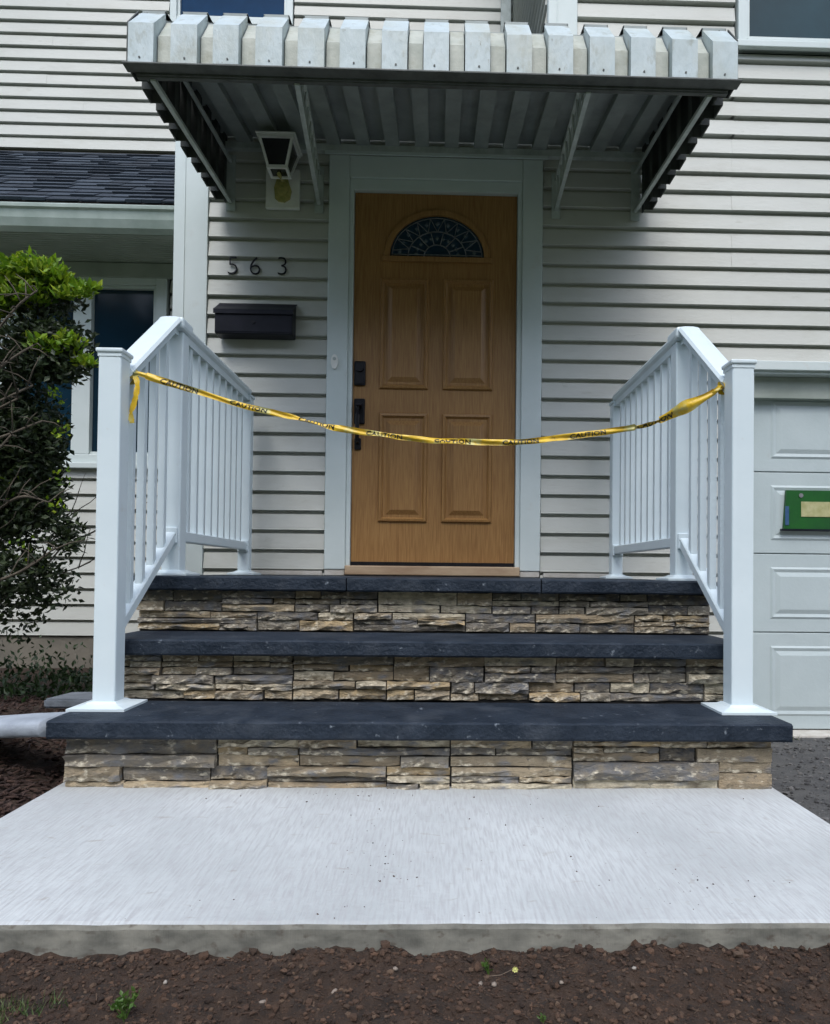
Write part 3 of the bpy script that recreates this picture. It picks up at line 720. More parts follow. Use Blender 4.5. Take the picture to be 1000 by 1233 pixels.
# ================================================================ RAILINGS
def railing(name, label, xc, inner):
    """inner = +1 when the stairs lie towards +x"""
    r = thing(name, label, 'railing', (xc, -1.70, .205))
    Y1, Y2, Y3 = -1.70, -1.17, -.15; h = .035
    posts = ((Y1, .205, 1.312), (Y2, .615, 1.560), (Y3, .615, 1.560))
    pm = None
    for i, (y, z0, z1) in enumerate(posts):
        hh = h if i < 2 else .030
        p = box('post', (xc-hh, xc+hh, y-hh, y+hh, z0+.004, z1), M['rail'], r, .005)
        bm = bmesh.new(); s = hh+(.052 if i == 0 else .042); t = hh+.004
        A = [(-s, -s), (s, -s), (s, s), (-s, s)]
        lv = [(s, z0+.0005), (s, z0+.008), (t+.010, z0+.016), (t, z0+.022)]
        rg = [[bm.verts.new((xc+a*l/s, y+b*l/s, z)) for a, b in A] for l, z in lv]
        for q, w in zip(rg, rg[1:]):
            for k in range(4): bm.faces.new((q[k], q[(k+1) % 4], w[(k+1) % 4], w[k]))
        bm.faces.new(rg[0][::-1]); bm.faces.new(rg[-1]); bmesh.ops.recalc_face_normals(bm, faces=bm.faces)
        obj('base_trim', bm, M['rail'], p)
        if i != 1:
            bm = bmesh.new(); bx(bm, xc-hh-.007, xc+hh+.007, y-hh-.007, y+hh+.007, z1+.0005, z1+.014, bev=.004)
            if i == 0: bx(bm, xc-hh-.002, xc+hh+.002, y-hh-.002, y+hh+.002, z1-.012, z1+.0003, bev=.001)
            obj('post_cap', bm, M['rail'], p)
    # rails: a moulded cap profile swept along the run
    def rail(nm, a, b, prof):
        bm = bmesh.new(); a = Vector(a); b = Vector(b)
        A = [bm.verts.new((a.x+u, a.y, a.z+v)) for u, v in prof]; B = [bm.verts.new((b.x+u, b.y, b.z+v)) for u, v in prof]
        n = len(prof)
        for k in range(n): bm.faces.new((A[k], A[(k+1) % n], B[(k+1) % n], B[k]))
        bm.faces.new(A[::-1]); bm.faces.new(B); bmesh.ops.recalc_face_normals(bm, faces=bm.faces)
        return obj(nm, bm, M['rail'], r)
    capp = [(-.018, -.062), (.018, -.062), (.018, -.034), (.030, -.026), (.034, -.014), (.028, -.003), (.014, 0), (-.014, 0), (-.028, -.003), (-.034, -.014), (-.030, -.026), (-.018, -.034)]
    botp = [(-.020, -.042), (.020, -.042), (.022, -.038), (.022, -.004), (.018, 0), (-.018, 0), (-.022, -.004), (-.022, -.038)]
    wide = [(u*1.25, v) for u, v in capp]
    rail('top_rail', (xc, Y1+h, 1.285), (xc, Y2-.075, 1.605), wide)
    rail('top_rail', (xc, Y2-.0745, 1.6055), (xc, Y3-.0305, 1.6055), capp)
    bm = bmesh.new(); bx(bm, xc-.048, xc+.048, Y2-.073, Y2+.048, 1.561, 1.6075, bev=.012); obj('rail_elbow', bm, M['rail'], r)
    rail('bottom_rail', (xc, Y1+h, .468), (xc, Y2-h, .790), botp)
    rail('bottom_rail', (xc, Y2+h, .790), (xc, Y3-.0305, .790), botp)
    # balusters share one mesh per run
    b0 = .0125
    def bal(ys, zb, zt):
        me = None
        for y in ys:
            z0 = zb(y); z1 = zt(y)
            if me is None or abs((z1-z0)-L0) > .002:
                bm = bmesh.new(); bx(bm, -b0, b0, -b0, b0, 0, z1-z0, bev=.0015); me = mesh_of('baluster', bm, M['rail']); L0 = z1-z0
            link('baluster', me, r, (xc, y, z0))
    n1 = 4; bal([Y1+h+(Y2-Y1-2*h)*(k+1)/(n1+1) for k in range(n1)], lambda y: .445+(y-Y1-h)/(Y2-Y1-2*h)*.322, lambda y: 1.245+(y-Y1-h)/(Y2-Y1-2*h)*.325)
    n2 = 9; bal([Y2+h+(Y3-Y2-2*h)*(k+1)/(n2+1) for k in range(n2)], lambda y: .785, lambda y: 1.548)
    # bracket collars where rails meet posts
    for (y, z, s) in ((Y1+h, .452, 1), (Y2-h, .772, -1), (Y2+h, .770, 1), (Y3-.0305, .770, -1), (Y3-.0305, 1.575, -1)):
        rb = box('rail_bracket', (xc-.028, xc+.028, min(y, y+s*.012), max(y, y+s*.012), z-.032, z+.028), M['rail'], r, .003)
        bm = bmesh.new()
        for q in (-1, 1): disc(bm, (xc+q*.020, z), .0035, min(y, y+s*.012)-.0022, min(y, y+s*.012)-.0004, 8)
        obj('screw', bm, M['lead'], rb)['kind'] = 'stuff'
    return r
railing('railing', 'white stair railing on the left of the steps below the mailbox side', -1.023, 1)
railing('railing', 'white stair railing on the right of the steps beside the garage door', .975, -1)

# ================================================================ AWNING
awn = thing('awning', 'white crimped aluminium door awning with stepped valance over the front door', 'awning', (-.02, 0, 3.0))
AX0, AX1, AY = -1.215, 1.170, -1.22; PIT = .1636
def roof_z(y): return 3.075+(y)*(.175/1.10)      # y negative towards the front
SEAMS = 0
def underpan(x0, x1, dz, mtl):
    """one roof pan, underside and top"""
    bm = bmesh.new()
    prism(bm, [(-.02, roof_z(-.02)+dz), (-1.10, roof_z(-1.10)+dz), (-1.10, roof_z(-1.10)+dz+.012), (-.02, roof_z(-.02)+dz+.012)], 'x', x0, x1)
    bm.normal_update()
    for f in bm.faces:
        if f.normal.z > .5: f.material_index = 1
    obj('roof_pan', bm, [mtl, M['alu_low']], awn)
for k in range(15):
    x0 = AX0+k*PIT; 
    # proud valance pan: vertical face, bevelled shoulder, run back to the roof
    w = .100+rnd.uniform(-.003, .003)
    zt = 2.757+rnd.uniform(-.003, .003); f0 = AY+rnd.uniform(-.003, .003)
    bm = bmesh.new()
    pr = [(f0, 2.603), (f0, zt), (f0+.012, zt+.012), (AY+.115, 2.885), (AY+.16, 2.900), (AY+.16, 2.888), (AY+.09, 2.845), (f0+.018, zt-.006), (f0+.008, 2.603)]
    prism(bm, pr, 'x', x0, x0+w)
    # return flanges running back to the low pans
    prism(bm, [(f0+.009, 2.605), (f0+.009, zt-.01), (AY+.09, 2.845), (AY+.16, 2.885), (AY+.16, 2.84), (AY+.048, 2.72), (AY+.048, 2.605)], 'x', x0+.0005, x0+.0025)
    prism(bm, [(f0+.009, 2.605), (f0+.009, zt-.01), (AY+.09, 2.845), (AY+.16, 2.885), (AY+.16, 2.84), (AY+.048, 2.72), (AY+.048, 2.605)], 'x', x0+w-.0025, x0+w-.0005)
    vp = obj('valance_pan', bm, M['alu'], awn)
    bm = bmesh.new(); disc(bm, (x0+w*.5+rnd.uniform(-.01, .01), 2.622), .004, f0-.0025, f0-.0002, 8); obj('rivet', bm, M['alu_frame'], vp)
    if k < 14:
        bm = bmesh.new(); g0, g1 = x0+w+.004, x0+PIT-.004; zt2 = 2.732+rnd.uniform(-.003, .003); q0 = AY+.036
        prism(bm, [(q0, 2.607), (q0, zt2), (q0+.01, zt2+.010), (AY+.125, 2.858), (AY+.17, 2.872), (AY+.17, 2.860), (AY+.115, 2.842), (q0+.016, zt2-.006), (q0+.007, 2.607)], 'x', g0, g1)
        obj('valance_pan', bm, M['alu_low'], awn)
    # roof pans between front and wall
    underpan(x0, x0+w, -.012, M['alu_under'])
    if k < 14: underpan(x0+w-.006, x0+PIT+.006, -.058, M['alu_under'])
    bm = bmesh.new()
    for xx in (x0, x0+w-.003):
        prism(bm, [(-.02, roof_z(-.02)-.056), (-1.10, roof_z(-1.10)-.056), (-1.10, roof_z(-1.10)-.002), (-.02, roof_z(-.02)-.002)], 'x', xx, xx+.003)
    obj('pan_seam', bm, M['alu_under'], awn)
# sides: same crimped pans, seen edge-on as steps
for sx, xs in ((-1, AX0), (1, AX1)):
    n = 8; dy = (0.0-AY-.05)/n
    for k in range(n):
        y0 = AY+.03+k*dy; t = (k+.5)/n
        zb = 2.603+.075*t; zt = 2.80+.26*t+.02
        for (a, b, off) in ((0, .62, 0), (.60, 1.02, .042)):
            bm = bmesh.new(); ya, yb = y0+dy*a, y0+dy*b
            xo = xs+sx*(.012-off) if off == 0 else xs-sx*.026
            prism(bm, [(ya, zb+(.0 if off == 0 else .012)), (yb, zb+(.0 if off == 0 else .012)), (yb, min(roof_z(yb)+.0, 2.745+(yb-AY)*1.25)), (ya, min(roof_z(ya)-.01, 2.745+(ya-AY)*1.25))], 'x', min(xo, xo+sx*.006), max(xo, xo+sx*.006))
            if off == 0:
                for yy in (ya, yb-.003):
                    bx(bm, min(xo-sx*.0005, xs-sx*.030), max(xo-sx*.0005, xs-sx*.030), yy, yy+.003, zb+.001, min(roof_z(yy)-.02, 2.73+(yy-AY)*1.2))
            bm.normal_update()
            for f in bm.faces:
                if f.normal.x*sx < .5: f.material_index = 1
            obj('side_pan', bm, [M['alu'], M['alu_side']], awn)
# frame under the front edge and along the wall
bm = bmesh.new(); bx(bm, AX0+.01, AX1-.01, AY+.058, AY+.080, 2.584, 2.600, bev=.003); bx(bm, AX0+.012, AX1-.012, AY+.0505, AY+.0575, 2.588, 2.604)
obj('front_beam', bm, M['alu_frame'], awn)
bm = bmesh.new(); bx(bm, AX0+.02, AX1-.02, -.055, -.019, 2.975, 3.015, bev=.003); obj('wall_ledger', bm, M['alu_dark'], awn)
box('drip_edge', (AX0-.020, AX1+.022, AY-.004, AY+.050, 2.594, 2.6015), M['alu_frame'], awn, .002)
def truss(xf, xw, solid=False):
    bm = bmesh.new()
    lf, lw = Vector((xf, AY+.07, 2.585)), Vector((xw, -.022, 2.690))
    uf, uw = Vector((xf-(xw-xf)*0, AY+.09, 2.80 if solid else 2.745)), Vector((xw, -.024, 2.915 if solid else 2.86))
    wd = .020
    bar(bm, lf, lw, wd, .016); bar(bm, uf, uw, wd*.8, .014)
    if not solid:
        n = 9
        for k in range(n):
            a = lf.lerp(lw, k/n); b = uf.lerp(uw, (k+.5)/n); c_ = lf.lerp(lw, (k+1)/n)
            bar(bm, a, b, .005, .010); bar(bm, b, c_, .005, .010)
    bx(bm, xw-.025, xw+.025, -.0235, -.0185, 2.64, uw.z+.04)
    obj('support_arm', bm, M['alu_dark'], awn)
truss(-.575, -.675); truss(.595, .655); truss(-1.145, -1.165, True); truss(1.09, 1.105, True)

# ================================================================ ITEMS ON THE WALL
mb = thing('mailbox', 'black metal wall mailbox mounted left of the front door', 'mailbox', (-1.003, -.02, 1.92))
bm = bmesh.new(); prism(bm, [(-.0185, 1.922), (-.115, 1.922), (-.120, 1.930), (-.120, 2.055), (-.0185, 2.118)], 'x', -1.212, -.794)
bmesh.ops.bevel(bm, geom=list(bm.edges), offset=.004, segments=2, affect='EDGES'); obj('box_body', bm, M['mailbox'], mb)
bm = bmesh.new(); prism(bm, [(-.0185, 2.1195), (-.121, 2.0575), (-.129, 2.052), (-.129, 2.028), (-.1255, 2.028), (-.1255, 2.050), (-.0185, 2.1245)], 'x', -1.218, -.788); obj('lid', bm, M['mailbox'], mb)
bm = bmesh.new(); disc(bm, (-1.003, 1.985), .010, -.124, -.1202, 14); obj('lock', bm, M['black'], mb)

def digit(ch, x, z, label):
    cu = bpy.data.curves.new('numeral', 'FONT'); cu.body = ch; cu.size = .150; cu.extrude = .004; cu.bevel_depth = 0; cu.align_x = 'CENTER'; cu.offset = -.0034
    t = bpy.data.objects.new('tmp', cu); C.objects.link(t)
    dg = bpy.context.evaluated_depsgraph_get(); me = bpy.data.meshes.new_from_object(t.evaluated_get(dg))
    bpy.data.objects.remove(t)
    me.materials.clear(); me.materials.append(M['black'])
    o = bpy.data.objects.new('house_numeral', me); C.objects.link(o); o.location = (x, -.024, z); o.rotation_euler.x = math.pi/2
    tag(o, label, 'house number', 'house numerals above the mailbox')
digit('5', -1.146, 2.283, 'thin black numeral 5 on the siding, first above the mailbox')
digit('6', -1.024, 2.283, 'thin black numeral 6 on the siding between the 5 and the 3')
digit('3', -.872, 2.285, 'thin black numeral 3 on the siding, nearest to the door frame')

db = thing('doorbell', 'small white doorbell button on the left side of the door frame', 'doorbell', (-.572, -.046, 1.80))
bm = bmesh.new(); disc(bm, (-.572, 1.797), .020, -.060, -.0462, 20, 1, 2.0); obj('cover', bm, M['whiteplastic'], db)
bm = bmesh.new(); disc(bm, (-.572, 1.812), .009, -.064, -.0603, 16); obj('button', bm, M['alu_dark'], db)

ln = thing('wall_lantern', 'white framed lantern with brass back plate under the awning left of the door', 'lantern', (-.87, -.02, 2.65))
box('mounting_block', (-.968, -.779, -.045, -.0185, 2.650, 2.872), M['whiteplastic'], ln, .006)
bm = bmesh.new()
pts = [(-.912, 2.70), (-.895, 2.685), (-.86, 2.68), (-.83, 2.70), (-.822, 2.745), (-.838, 2.79), (-.852, 2.85), (-.885, 2.86), (-.90, 2.82), (-.918, 2.76)]
prism(bm, pts, 'y', -.056, -.0455); tube(bm, [(-.87, -.050, 2.80), (-.87, -.10, 2.79), (-.862, -.15, 2.765), (-.86, -.20, 2.755)], .010)
disc(bm, (-.868, 2.74), .028, -.068, -.0565, 16)
obj('back_plate', bm, M['brass'], ln)
lx, ly, z0, z1 = -.858, -.20, 2.765, 2.905
bm = bmesh.new(); ht, hb = .085, .047
for a, b in ((-1, -1), (1, -1), (1, 1), (-1, 1)): bar(bm, (lx+a*hb, ly+b*hb, z0), (lx+a*ht, ly+b*ht, z1), .013, .013, up=(0, 1, 0))
for (h, z) in ((hb, z0), (ht, z1)):
    bx(bm, lx-h-.008, lx+h+.008, ly-h-.008, ly-h+.006, z-.008, z+.008); bx(bm, lx-h-.008, lx+h+.008, ly+h-.006, ly+h+.008, z-.008, z+.008)
    bx(bm, lx-h-.008, lx-h+.006, ly-h+.006, ly+h-.006, z-.008, z+.008); bx(bm, lx+h-.006, lx+h+.008, ly-h+.006, ly+h-.006, z-.008, z+.008)
obj('lantern_frame', bm, M['whiteplastic'], ln)
bm = bmesh.new()
P1 = [bm.verts.new((lx+a*(hb-.003), ly+b*(hb-.003), z0)) for a, b in ((-1, -1), (1, -1), (1, 1), (-1, 1))]; P2 = [bm.verts.new((lx+a*(ht-.003), ly+b*(ht-.003), z1)) for a, b in ((-1, -1), (1, -1), (1, 1), (-1, 1))]
for k in range(4): bm.faces.new((P1[k], P1[(k+1) % 4], P2[(k+1) % 4], P2[k]))
bm.faces.new(P1[::-1])
obj('pane', bm, M['lampglass'], ln)
bm = bmesh.new()
lv = [(ht+.018, z1+.009), (ht+.018, z1+.014), (.03, z1+.022), (.012, z1+.030)]
rg = [[bm.verts.new((lx+a*l, ly+b*l, z)) for a, b in ((-1, -1), (1, -1), (1, 1), (-1, 1))] for l, z in lv]
for q, w in zip(rg, rg[1:]):
    for k in range(4): bm.faces.new((q[k], q[(k+1) % 4], w[(k+1) % 4], w[k]))
bm.faces.new(rg[0][::-1]); bm.faces.new(rg[-1]); obj('lantern_roof', bm, M['whiteplastic'], ln)

# green sign on the garage door
sg = thing('sign', 'green sign with cream panel hanging on the garage door', 'sign', (2.3, .07, 1.0))
bm = bmesh.new(); prism(bm, [(2.005, .912), (2.70, .912), (2.70, 1.135), (2.020, 1.135), (2.016, 1.067)], 'y', .066, .084); obj('board', bm, M['green'], sg)
box('cream_panel', (2.105, 2.62, .0625, .0658, .982, 1.069), M['cream'], sg, .001)
box('blue_mark', (2.012, 2.034, .0625, .0658, .932, 1.042), M['bluemark'], sg, .001)
bm = bmesh.new(); bx(bm, 1.992, 2.710, .060, .084, .900, .9115); obj('bottom_edge', bm, M['mailbox'], sg)
bm = bmesh.new(); disc(bm, (2.105, 1.105), .013, .0625, .0658, 10); obj('fixing', bm, M['lead'], sg)

# ================================================================ BARRIER TAPE
tp = thing('barrier_tape', 'yellow caution tape with black lettering strung between the two stair railings', 'tape', (0, -1.63, 1.07))
ctl = [(-.985, -1.638, 1.262), (-.968, -1.66, 1.268), (-.892, -1.665, 1.246), (-.783, -1.655, 1.216), (-.661, -1.64, 1.182), (-.511, -1.63, 1.149), (-.347, -1.63, 1.112), (-.183, -1.63, 1.088), (-.005, -1.63, 1.072), (.229, -1.63, 1.069), (.34, -1.63, 1.078), (.451, -1.63, 1.094), (.604, -1.63, 1.117), (.715, -1.64, 1.141), (.813, -1.655, 1.188), (.885, -1.66, 1.226), (.925, -1.66, 1.252), (.945, -1.638, 1.262)]
def cr(P_, n=26):
    out = []
    for i in range(len(P_)-1):
        p0 = Vector(P_[max(i-1, 0)]); p1 = Vector(P_[i]); p2 = Vector(P_[i+1]); p3 = Vector(P_[min(i+2, len(P_)-1)])
        for k in range(n):
            t = k/n; out.append(.5*((2*p1)+(p2-p0)*t+(2*p0-5*p1+4*p2-p3)*t*t+(3*p1-p0-3*p2+p3)*t**3))
    out.append(Vector(P_[-1])); return out
path = cr(ctl); arcl = [0]
for a, b in zip(path, path[1:]): arcl.append(arcl[-1]+(b-a).length)
def tw(s):   # local half width and twist of the gathered tape
    pinch = .0100+.0030*noise.noise(Vector((s*5.1, 0, 0)))
    if s < .06 or s > arcl[-1]-.05: pinch = .0075
    c_ = arcl[-1]-.165
    pinch += .013*math.exp(-((s-c_)/.055)**2)
    ang = 1.5*noise.noise(Vector((s*2.6, 3, 0)))+1.1*noise.noise(Vector((s*9, 7, 0)))-.1
    if arcl[-1]-.33 < s < arcl[-1]-.25: ang += 1.2
    return pinch, ang
def ribbon(pt, d, s, v, lift=0):
    hw, ang = tw(s); side = d.cross(Vector((0, -1, 0))).normalized()
    if side.z < 0: side = -side
    nrm_ = Vector((0, -1, 0)); u = side*math.cos(ang)+nrm_*math.sin(ang); nn = nrm_*math.cos(ang)-side*math.sin(ang)
    cr_ = .0032*math.sin(v*3.6+s*21)+.0016*noise.noise(Vector((s*30, v*2, 0)))
    return pt+u*hw*v+nn*(cr_+lift)
bm = bmesh.new(); prev = None; nv = 6
for i, p in enumerate(path):
    d = (path[min(i+1, len(path)-1)]-path[max(i-1, 0)]).normalized()
    ring = [bm.verts.new(ribbon(p, d, arcl[i], -1+2*k/nv)) for k in range(nv+1)]
    if prev:
        for k in range(nv): bm.faces.new((prev[k], ring[k], ring[k+1], prev[k+1]))
    prev = ring
strand = obj('strand', bm, M['tape'], tp, smooth=True)
# printed words follow the ribbon
def at(s):
    import bisect
    i = max(0, min(len(path)-2, bisect.bisect(arcl, s)-1)); t = (s-arcl[i])/max(1e-6, arcl[i+1]-arcl[i])
    return path[i].lerp(path[i+1], t), (path[i+1]-path[i]).normalized()
cu = bpy.data.curves.new('word', 'FONT'); cu.body = 'CAUTION'; cu.size = .026; cu.resolution_u = 2; cu.offset = .0006; cu.space_character = 1.05
t = bpy.data.objects.new('tmp', cu); C.objects.link(t); word = bpy.data.meshes.new_from_object(t.evaluated_get(bpy.context.evaluated_depsgraph_get())); bpy.data.objects.remove(t)
wb = bmesh.new(); wb.from_mesh(word); bmesh.ops.triangulate(wb, faces=wb.faces)
for _ in range(2): bmesh.ops.subdivide_edges(wb, edges=[e for e in wb.edges if e.calc_length() > .006], cuts=1)
bmesh.ops.triangulate(wb, faces=wb.faces)
V0 = [v.co.copy() for v in wb.verts]; F0 = [[v.index for v in f.verts] for f in wb.faces]; wb.free()
xm = max(v.x for v in V0)
s = .11
while s < arcl[-1]-.12:
    vs = []; bm = bmesh.new()
    for v in V0:
        ss = s+v.x; p, d = at(ss); vs.append(bm.verts.new(ribbon(p, d, ss, (v.y-.0095)/.0125, .0014)))
    for f in F0:
        try: bm.faces.new([vs[i] for i in f])
        except ValueError: pass
    obj('lettering', bm, M['tapeink'], strand)
    s += xm+.105
# knots round the rails and the loose tail
def wrap(name, c, r_, n=2.2, tail=None):
    bm = bmesh.new(); pts = []
    for k in range(int(n*16)):
        a = k/16*2*math.pi; pts.append(Vector((c[0]+r_*math.cos(a), c[1]+r_*.9*math.sin(a), c[2]+.010*math.sin(a*.6)+.004*k/16)))
    pv = None
    for i, p in enumerate(pts):
        w = .009+.004*noise.noise(Vector((i*.4, 0, c[0])))
        a_, b_ = bm.verts.new(p+Vector((0, 0, -w))), bm.verts.new(p+Vector((0, 0, w)))
        if pv: bm.faces.new((pv[0], a_, b_, pv[1]))
        pv = (a_, b_)
    return obj(name, bm, M['tape'], tp)
wrap('knot', (-1.017, -1.628, 1.262), .034); wrap('knot', (.970, -1.628, 1.262), .034)
def tail(P_, w0):
    bm = bmesh.new(); pv = None; q = cr(P_, 10)
    for i, p in enumerate(q):
        a = 1.0*noise.noise(Vector((i*.12, P_[0][0], 0))); u = Vector((math.cos(a), math.sin(a), .1)); w = w0*(1-.45*abs(noise.noise(Vector((i*.2, 5, 0)))))
        ring = [bm.verts.new(p+u*w*k+Vector((0, -.003*(k*k-1), 0))) for k in (-1, 0, 1)]
        if pv:
            for k in range(2): bm.faces.new((pv[k], ring[k], ring[k+1], pv[k+1]))
        pv = ring
    return obj('loose_end', bm, M['tape'], tp, smooth=True)
tail([(-.977, -1.660, 1.262), (-.962, -1.676, 1.235), (-.962, -1.680, 1.20), (-.972, -1.678, 1.16), (-.981, -1.675, 1.13), (-.977, -1.672, 1.105)], .0095)
tail([(.928, -1.664, 1.262), (.912, -1.676, 1.245), (.905, -1.672, 1.233)], .010)
tail([(.938, -1.664, 1.275), (.946, -1.676, 1.258), (.948, -1.672, 1.235)], .009)

# ================================================================ SHRUB AND PLANTS
def leaf(bm, c, l, w, r=rnd, droop=0, up=None):
    d = Vector((r.uniform(-1, 1), r.uniform(-1, 1), r.uniform(-.6, .9)))
    if up: d += Vector((0, 0, up))
    d.normalize(); s = d.cross(Vector((r.uniform(-1, 1), r.uniform(-1, 1), r.uniform(-1, 1)))).normalized(); n = s.cross(d)
    a = bm.verts.new(c); b = bm.verts.new(c+d*l*.45+s*w*.5+n*w*.15); e = bm.verts.new(c+d*l); f = bm.verts.new(c+d*l*.45-s*w*.5+n*w*.15)
    bm.faces.new((a, b, e)); bm.faces.new((a, e, f))
old_rnd = 1
sh = thing('shrub', 'overgrown shrub with bright green top growth and bare dark branches left of the steps', 'shrub', (-2.35, -.75, 0))
r3 = random.Random(21)
br = bmesh.new(); tips = []
def grow(p, d, l, r_, dep):
    pts = [p]; q = p.copy(); dd = d.copy()
    for k in range(5):
        dd = (dd+Vector((r3.uniform(-.22, .22), r3.uniform(-.22, .22), r3.uniform(-.1, .18)))).normalized(); q = q+dd*l/5; pts.append(q.copy())
    tube(br, pts, [r_*(1-.12*k) for k in range(6)], 6 if r_ > .006 else 4)
    if dep == 0: tips.append((q.copy(), dd)); return
    for k in range(r3.choice((2, 3, 3))):
        i = r3.choice((3, 4, 5)); nd = (dd+Vector((r3.uniform(-.9, .9), r3.uniform(-.9, .9), r3.uniform(-.35, .6)))).normalized()
        grow(pts[i], nd, l*r3.uniform(.6, .85), r_*.55, dep-1)
for k in range(9):
    a = k/9*6.28+r3.uniform(-.3, .3)
    grow(Vector((-2.35+.12*math.cos(a), -.75+.12*math.sin(a), .02)), Vector((math.cos(a)*.5, math.sin(a)*.5, 1)).normalized(), .62, .020, 3)
# named limbs reaching to the right, as seen against the foliage
for P_ in ([(-2.2, -.85, .95), (-1.98, -.95, 1.28), (-1.80, -1.0, 1.52), (-1.68, -1.02, 1.66), (-1.60, -1.02, 1.73)], [(-2.2, -.85, .9), (-1.9, -1.0, 1.25), (-1.74, -1.02, 1.42), (-1.62, -1.0, 1.52)], [(-2.3, -.9, 1.0), (-2.0, -1.0, 1.18), (-1.78, -1.04, 1.26), (-1.62, -1.0, 1.36)],
           [(-2.3, -.9, 1.1), (-2.05, -1.0, 1.30), (-1.9, -1.02, 1.36), (-1.72, -1.02, 1.44)], [(-2.3, -.9, 1.0), (-2.0, -1.02, 1.10), (-1.85, -1.02, 1.20), (-1.66, -1.03, 1.30)], [(-2.2, -.9, 1.2), (-2.0, -1.02, 1.45), (-1.9, -1.03, 1.58), (-1.80, -1.02, 1.70)], [(-2.3, -.9, .9), (-2.0, -1.02, 1.02), (-1.8, -1.03, 1.04), (-1.68, -1.03, 1.16)],
           [(-2.3, -.9, .8), (-1.95, -1.02, 1.10), (-1.76, -1.04, 1.13), (-1.58, -1.0, 1.22)], [(-2.3, -.8, .6), (-1.9, -.9, .8), (-1.7, -.95, .92), (-1.56, -.98, .90)], [(-2.3, -.8, .5), (-1.9, -.95, .55), (-1.66, -1.0, .62), (-1.53, -.98, .72)]):
    q = [v+Vector((.02, -.13, .0)) for v in cr(P_, 5)]; tube(br, q, [.0085*(1-.6*i/len(q))*(1+.3*noise.noise(Vector((i*.8, P_[0][2], 1)))) for i in range(len(q))], 6)
    for i in range(5, len(q)):
        e = q[i]+Vector((r3.uniform(-.10, .12), r3.uniform(-.15, .08), r3.uniform(-.05, .12))); tube(br, [q[i], q[i].lerp(e, .5)+Vector((0, 0, .01)), e], [.0032, .0024, .0012], 4)
tr = obj('branches', br, M['bark'], sh, smooth=True)
# foliage in clumps: (centre, radii, leaves, kind)
def clump(bm, c, rx, ry, rz, n, l, shell=.35, up=None):
    for _ in range(n):
        v = Vector((r3.gauss(0, 1), r3.gauss(0, 1), r3.gauss(0, 1))).normalized()*(shell+(1-shell)*r3.random())
        p = Vector((c[0]+v.x*rx, c[1]+v.y*ry, c[2]+v.z*rz)); leaf(bm, p, l*r3.uniform(.7, 1.3), l*.5*r3.uniform(.7, 1.2), r3, up=up)
old = bmesh.new(); new = bmesh.new()
for q in ((-2.34, -.80, 1.02, .56, .35, .46, 4200), (-1.99, -.85, 1.06, .32, .28, .32, 3600), (-2.7, -.7, 1.0, .5, .5, .8, 3500), (-1.80, -.93, 1.18, .19, .15, .17, 1200), (-1.79, -.92, .90, .17, .15, .17, 700),
          (-1.70, -.98, 1.48, .20, .12, .09, 900), (-2.0, -.95, 1.45, .25, .2, .22, 1200), (-2.3, -.9, 1.6, .35, .3, .25, 1800), (-1.94, -.80, 1.22, .26, .2, .30, 2400), (-1.96, -.78, 1.0, .26, .2, .24, 1900), (-1.84, -.90, .60, .2, .2, .2, 420), (-1.72, -.94, 1.60, .22, .14, .13, 900), (-1.78, -.92, 1.80, .24, .14, .10, 700), (-1.80, -.95, .62, .24, .18, .14, 520), (-1.60, -.98, .80, .10, .08, .08, 130), (-1.56, -1.0, .74, .06, .05, .05, 60), (-1.85, -.95, .42, .20, .15, .12, 150), (-1.66, -.95, .52, .14, .1, .08, 60)):
    clump(old, (q[0]+.05, q[1], q[2]), *q[3:6], int(q[6]*1.5), .036)
for (x, z, n, s) in ((-1.86, 1.87, 330, .08), (-1.76, 1.88, 420, .085), (-1.66, 1.89, 420, .085), (-1.60, 1.86, 240, .06), (-1.70, 1.80, 300, .07), (-1.82, 1.78, 330, .08), (-1.90, 1.74, 260, .08), (-1.52, 1.83, 90, .04), (-1.48, 1.82, 60, .035), (-1.45, 1.835, 24, .022), (-1.56, 1.80, 80, .04),
                     (-1.89, 1.90, 110, .05), (-2.05, 1.88, 300, .12), (-2.25, 1.90, 400, .15), (-2.5, 1.88, 400, .18), (-1.93, 1.975, 22, .03), (-1.62, 1.575, 150, .06), (-1.54, 1.60, 130, .05), (-1.70, 1.60, 100, .05), (-1.50, 1.53, 70, .04), (-1.46, 1.515, 45, .03)):
    clump(new, (x+.015, -1.0+r3.uniform(-.05, .05), z-.03), s*1.25, s*1.4, s*.72, int(n*1.35), .036, .1, up=.5)
for (x, z, n, s) in ((-1.58, 1.35, 40, .05), (-1.56, 1.20, 34, .05), (-1.55, 1.02, 30, .05), (-1.57, .90, 30, .05), (-1.8, .98, 40, .12), (-1.68, .72, 30, .1)):
    clump(new, (x, -1.0, z), s*.8, s, s, n//2, .028)
obj('old_foliage', old, M['leaf_old'], sh); obj('new_growth', new, M['leaf_new'], sh)
bm = bmesh.new()
for i in range(2600):
    x = r3.uniform(-3.2, -1.25); y = r3.uniform(-.9, .75); h = .05+.20*max(0, noise.noise(Vector((x*2.2, y*2.2, 3)))+.35)
    leaf(bm, Vector((x, y, bed_z(x, y)+h*r3.random())), .04*r3.uniform(.6, 1.3), .018, r3, up=.6)
tag(obj('ground_cover', bm, M['cover']), 'low dark green weeds growing along the foundation left of the steps', 'weeds', kind='stuff')

